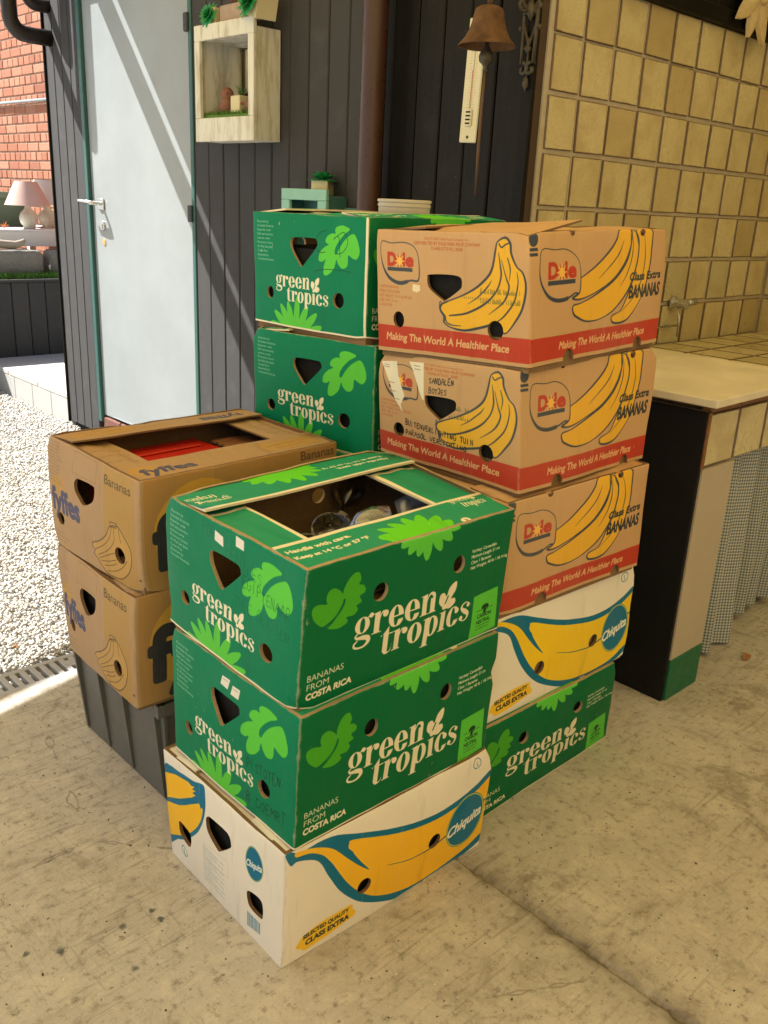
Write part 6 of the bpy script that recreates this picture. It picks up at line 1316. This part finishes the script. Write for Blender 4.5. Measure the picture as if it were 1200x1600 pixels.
# gingham curtains under the counter
t = NT('gingham'); uv = t.uv(); s_ = t.n('ShaderNodeSeparateXYZ'); t.l(uv, s_.inputs[0])
def sq(o): return t.math('GREATER_THAN', t.math('FRACT', t.math('MULTIPLY', o, 1/.0100)), .5)
k_ = t.math('MULTIPLY', t.math('ADD', sq(s_.outputs[0]), sq(s_.outputs[1])), .5)
M['gingham'] = t.set(t.ramp(k_, [(0, (.60, .59, .53, 1)), (.5, (.31, .345, .34, 1)), (1, (.115, .155, .165, 1))], 'CONSTANT'), .9, t.bump(t.noise(t.mapping(uv, (900, 900, 1)), 1, 2), .2, .001), 0, .1)
t.t.nodes.get('Color Ramp'); 
def curtain(x0, x1, y, z0, z1, label, seed, amp=.034, n=170, rows_=14):
    b = MB(); vs = []; uvs = []; s = 0; last = None
    X = np.linspace(x0, x1, n)
    for i, x in enumerate(X):
        ph = x*2*PI/.105 + 1.6*noise.noise((x*5, seed, 0)); sw = .6 + .6*noise.noise((x*7, seed, 4)); base = amp*sw*math.sin(ph) + .012*noise.noise((x*23, seed, 7))
        if last is not None: s += math.hypot(x - last[0], base - last[1])
        last = (x, base)
        for j in range(rows_):
            f = j/(rows_ - 1); k = .45 + .55*f + .12*noise.noise((x*4, f*3, seed)); vs.append((x + .012*noise.noise((x*6, f*2, seed + 3)), y + base*k + .02*f*noise.noise((x*3, f, seed + 9)), z1 + (z0 - z1)*f)); uvs.append((s, f*(z1 - z0)))
    fs = [(i*rows_ + j, i*rows_ + j + 1, (i+1)*rows_ + j + 1, (i+1)*rows_ + j) for i in range(n - 1) for j in range(rows_ - 1)]
    me = bpy.data.meshes.new('curtain'); me.from_pydata(vs, [], fs); me.materials.append(M['gingham']); l = me.uv_layers.new(name='UVMap')
    for lp in me.loops: l.data[lp.index].uv = uvs[lp.vertex_index]
    me.shade_smooth(); o = link('curtain', me); tag(o, label, 'curtain', 'gingham curtains under the counter'); return o
curtain(2.312, 2.66, 1.105, .012, .77, 'blue checked gingham curtain next to the beige pillar', 2); curtain(2.62, 3.84, 1.165, .03, .77, 'blue checked gingham curtain farther right, hanging behind the first', 5)
b = MB(); b.box((2.30, 1.60, 0), (3.84, 1.62, .78)); o = b.build('niche_shade_sheet', M['joint_black']); tag(o, 'near-black sheet added behind the curtains for the shade under the counter', 'board')  # black sheet put here for the dark behind the curtains
o = MB(); o.add([(-.03,0,.004),(0,.012,.010),(.03,0,.005),(0,-.012,.008),(.012,.02,.012)], [(0,1,3),(1,2,3),(1,4,2)]); o = o.build('dry_leaf', M['leaf_dry']); o.location = (2.56, 1.0, 0); tag(o, 'curled dry leaf on the floor in front of the gingham curtain', 'leaf')

# ------------------------------------------------------------------ sunny corner beyond the plank wall
st = empty('garden_step', (2.22, 4.97, 0)); tag(st, 'pale concrete step with tiled front beside the gravel', 'step', kind='thing')
M['step'] = simple('pale_concrete_slab', (.50, .48, .44), .85, .12, 10, .4, 120); M['step_tile'] = simple('pale_step_tile', (.46, .45, .41), .7, .1, 8, .2)
b = MB(); b.box((.012, 0, -.03), (1.4, 1.38, .118)); b.build('core', M['step'], st)
for i in range(5): b = MB(); b.box((-.002, .002 + .276*i, -.03), (.011, .274 + .276*i, .117), bev=.003); b.build('front_tile', M['step_tile'], st)
for i in range(3):
    for j in range(3): b = MB(); b.box((-.004 + .42*i, .002 + .457*j, .1185), (.412 + .42*i, .453 + .457*j, .150), bev=.004); b.build('slab', M['step'], st)
rw = empty('planter_wall', (2.0, 6.345, 0)); tag(rw, 'low dark boarded planter wall behind the step', 'retaining wall', kind='thing')
b = MB(); b.box((-.6, .022, 0), (1.2, .06, .66)); b.build('wall_core', M['joint_black'], rw)
pb = MB(); pb.box((-.0565, 0, 0), (.0565, .021, .645), bev=.004); pbm = pb.mesh('plank', M['plank_faded'])
for i in range(15): o = link('plank', pbm, rw); o.location = (-.545 + .1185*i, 0, .01)
b = MB(); b.box((-.6, -.012, .656), (1.2, .06, .676), bev=.003); b.build('capping', M['plank_faded'], rw)
M['soil'] = simple('bed_soil', (.09, .07, .05), .9, .3, 20, .5)
o = MB(); o.box((1.4, 6.406, -.03), (3.19, 8.6, .675)); o = o.build('planting_bed', M['soil']); tag(o, kind='structure')
M['grass'] = simple('green_grass', (.09, .21, .025), .7, .4, 40, .1)
tag(blades(9000, 1.6, 3.15, 6.37, 6.62, .672, .050, .003).build('grass_strip', M['grass']), 'strip of green grass along the planter wall', 'grass', kind='stuff')
M['trough'] = simple('grey_stone_trough', (.21, .20, .175), .95, .35, 45, .9, 90, bdist=.006)
def trough(x0, x1, label):
    o = empty('stone_trough', ((x0 + x1)/2, 6.56, .67)); tag(o, label, 'planter', 'stone troughs on the grass strip'); w = (x1 - x0)/2
    bm = bmesh.new(); bmesh.ops.create_cube(bm, size=1); bmesh.ops.subdivide_edges(bm, edges=bm.edges[:], cuts=7, use_grid_fill=True)
    for v in bm.verts:
        x, y, z = v.co*2; k = (abs(x)**6 + abs(y)**6 + abs(z)**6)**(1/6); v.co = Vector((x/k*w, y/k*.085, (z/k + 1)*.098)); v.co += v.co.normalized()*.012*noise.noise(v.co*16)
        if v.co.z > .15 and abs(v.co.x) < w - .045 and abs(v.co.y) < .055: v.co.z = .145
    me = bpy.data.meshes.new('trough'); bm.to_mesh(me); bm.free(); me.materials.append(M['trough']); me.shade_smooth(); link('basin', me, o)
    b = MB()
    for i in range(60): spiky(b, (random.uniform(-w + .05, w - .05), random.uniform(-.05, .05), .150), .045, 4)
    b.build('plant', M['succulent_dark'], o)
trough(2.30, 2.772, 'grey rough stone trough at the left on the grass strip'); trough(2.815, 3.12, 'grey rough stone trough at the right, half behind the plank wall')
M['pebbled'] = simple('pale_log', (.34, .29, .22), .9, .3, 30, .5)
b = MB(); b.tube([(-.16, 0, 0), (-.05, .005, .012), (.08, 0, .004), (.135, 0, .022), (.15, 0, .04)], [.022, .03, .027, .022, .012], 10); o = b.build('driftwood', M['pebbled'], None, True); o.location = (2.52, 6.56, .888); tag(o, 'piece of pale driftwood lying on the left stone trough', 'driftwood')
# white table with lamps
tbk = empty('white_table', (2.6, 7.1, .675)); tag(tbk, 'white cloth covered table behind the stone troughs', 'table')
M['cloth'] = simple('white_cloth', (.78, .77, .74), .85, .04, 8, .2)
b = MB(); b.box((-.9, -.40, .295), (.56, .40, .318), bev=.006); b.box((-.905, -.408, .20), (.565, -.402, .3)); b.build('table_top', M['cloth'], tbk)
for x in (-.8, .48):
    for y in (-.34, .34): b = MB(); b.box((x - .025, y - .025, 0), (x + .025, y + .025, .2945)); b.build('leg', M['cloth'], tbk)
M['shade_pink'] = simple('pink_lamp_shade', (.62, .40, .33), .75, .06, 20, .2, 200); M['shade_white'] = simple('white_lamp_shade', (.72, .68, .60), .75, .06, 20, .2, 200); M['vase'] = simple('flowered_ceramic', (.55, .50, .40), .3, .35, 26, .05)
def lamp(x, y, mat, label, s=1.0, zz=.994):
    o = empty('table_lamp', (x, y, zz)); tag(o, label, 'lamp', 'table lamps on the white table')
    b = MB(); b.lathe([(0, 0), (.042*s, 0), (.045*s, .008), (.040*s, .014), (.060*s, .04), (.066*s, .075), (.055*s, .11), (.026*s, .135), (.020*s, .165), (.022*s, .20), (0, .20)], (0, 0, 0), 26); b.build('base', M['vase'], o, True)
    b = MB(); b.lathe([(.158*s, .160*s + 0), (.0775*s, .325*s), (.0755*s, .325*s), (.156*s, .160*s)], (0, 0, 0), 36); b.build('lamp_shade', M[mat], o, 'auto')
    return o
lamp(2.81, 6.80, 'shade_pink', 'table lamp with a pink shade and round flowered base on the white table'); lamp(3.02, 6.95, 'shade_white', 'table lamp with a white shade, mostly hidden by the plank wall', 1.05)
M['orange'] = simple('orange_dried_flower', (.62, .20, .04), .7, .4, 60, .3); M['redbit'] = simple('red_ornament', (.42, .05, .05), .5, .2, 40, .1)
for x, y, mm, lb, r in ((2.63, 6.80, 'orange', 'orange dried flower on the white table left of the pink lamp', .05), (2.60, 6.735, 'redbit', 'small red ornament at the front left of the white table', .02), (2.87, 6.735, 'orange', 'orange dried flower right of the pink lamp base', .035)):
    b = MB(); spiky(b, (0, 0, 0), r, 20); rosette(b, (0, 0, 0), r*.7, 2); o = b.build('dried_flower', M[mm]); o.location = (x, y, .996); tag(o, lb, 'dried flower', 'ornaments on the white table')
cb = empty('green_cabinet', (2.45, 7.28, .994)); tag(cb, 'dull green wooden cabinet with a projecting top at the left on the white table', 'cabinet')
M['cab'] = simple('dull_green_paint', (.085, .13, .085), .6, .15, 10, .1)
b = MB(); b.box((-.30, -.17, 0), (.47, .17, .20)); b.build('body', M['cab'], cb); b = MB(); b.box((-.33, -.20, .2005), (.50, .19, .245), bev=.004); b.build('top', M['cab'], cb)
b = MB(); b.box((-.02, -.02, 0), (.02, .02, 1.5), bev=.003); o = b.build('white_post', M['white_paint']); o.location = (2.70, 7.30, 1.2405); tag(o, 'slim pale post rising from the green cabinet at the left edge', 'post')
# brick wall
bw = empty('brick_wall', (3.2, 6.4, 0)); tag(bw, 'sunlit orange brick house wall beyond the garden', 'wall', kind='thing')
t = NT('orange_brick'); am, rnd = object_random(t, 0, 1); p_ = t.geo()
M['brick'] = t.set(t.mix(t.ramp(t.noise(p_, 45, 5, .7), [(.4, .4), (.6, 0.0)]), t.ramp(rnd, [(0, (.42, .17, .10, 1)), (.4, (.49, .215, .13, 1)), (.75, (.55, .28, .18, 1)), (1, (.34, .13, .08, 1))]), (.26, .10, .06, 1)), .9, t.bump(t.noise(p_, 120, 4), .5, .003), 0, .2)
M['mortar'] = simple('pale_mortar', (.47, .38, .30), .95, .2, 40, .5)
b = MB(); b.box((.010, -.2, 0), (.25, 4.0, 3.2)); b.build('mortar_bed', M['mortar'], bw)
bm_ = MB(); bm_.box((0, 0, 0), (.03, .094, .058), bev=.003); brm = bm_.mesh('brick', M['brick']); bm2 = MB(); bm2.box((0, 0, 0), (.03, .196, .058), bev=.003); brm2 = bm2.mesh('brick', M['brick'])
CO = .0695
for r_ in range(24):
    z = .86 + CO*r_; head = r_ % 2; pt = .104 if head else .206; n_ = 17 if head else 9
    for k in range(n_):
        o = link('brick', brm if head else brm2, bw); o.location = (random.uniform(-.003, .001), .22 + pt*k + (.05 if head else 0) + random.uniform(-.002, .002), z)
mass = MB()
for r_ in range(45):
    z = -.04 + CO*r_ + (.86 + .04) % CO - CO*0; z = .86 + CO*(r_ - 12)
    if z > 3.1: break
    for k in range(20):
        y = -.19 + .206*k
        if .86 - .01 < z < .86 + CO*24 - .01 and .2 < y + .1 < 2.08: continue
        mass.box((0, y, z), (.03, y + .196, z + .058))
o = mass.build('far_bricks', M['brick'], bw); o['kind'] = 'stuff'
cb2 = MB(); cb2.tube([(0, 0, 0), (0, .9, .01), (0, 2.0, .02)], .012, 8); o = cb2.build('wall_conduit', M['white_paint'], None, True); o.location = (3.178, 6.45, 1.905); tag(o, 'thin white conduit running along the brick wall', 'conduit')

# grit and crumbs lying on the concrete
cv, cf = stones(900, -.2, 3.2, -.4, 2.15, .001, .0009, .0032)
t = NT('floor_grit'); ri = t.n('ShaderNodeNewGeometry').outputs['Random Per Island']
M['grit'] = t.set(t.ramp(ri, [(0, (.04, .03, .02, 1)), (.45, (.10, .07, .045, 1)), (.7, (.30, .25, .18, 1)), (.88, (.66, .62, .54, 1))], 'CONSTANT'), .9)
cv = cv.reshape(-1, 6, 3); cv[..., 2] = (cv[..., 2] - cv[..., 2].min(1, keepdims=True))*.6; tag(link('floor_grit', fast_mesh('floor_grit', cv.reshape(-1, 3), cf, M['grit'])), kind='stuff')
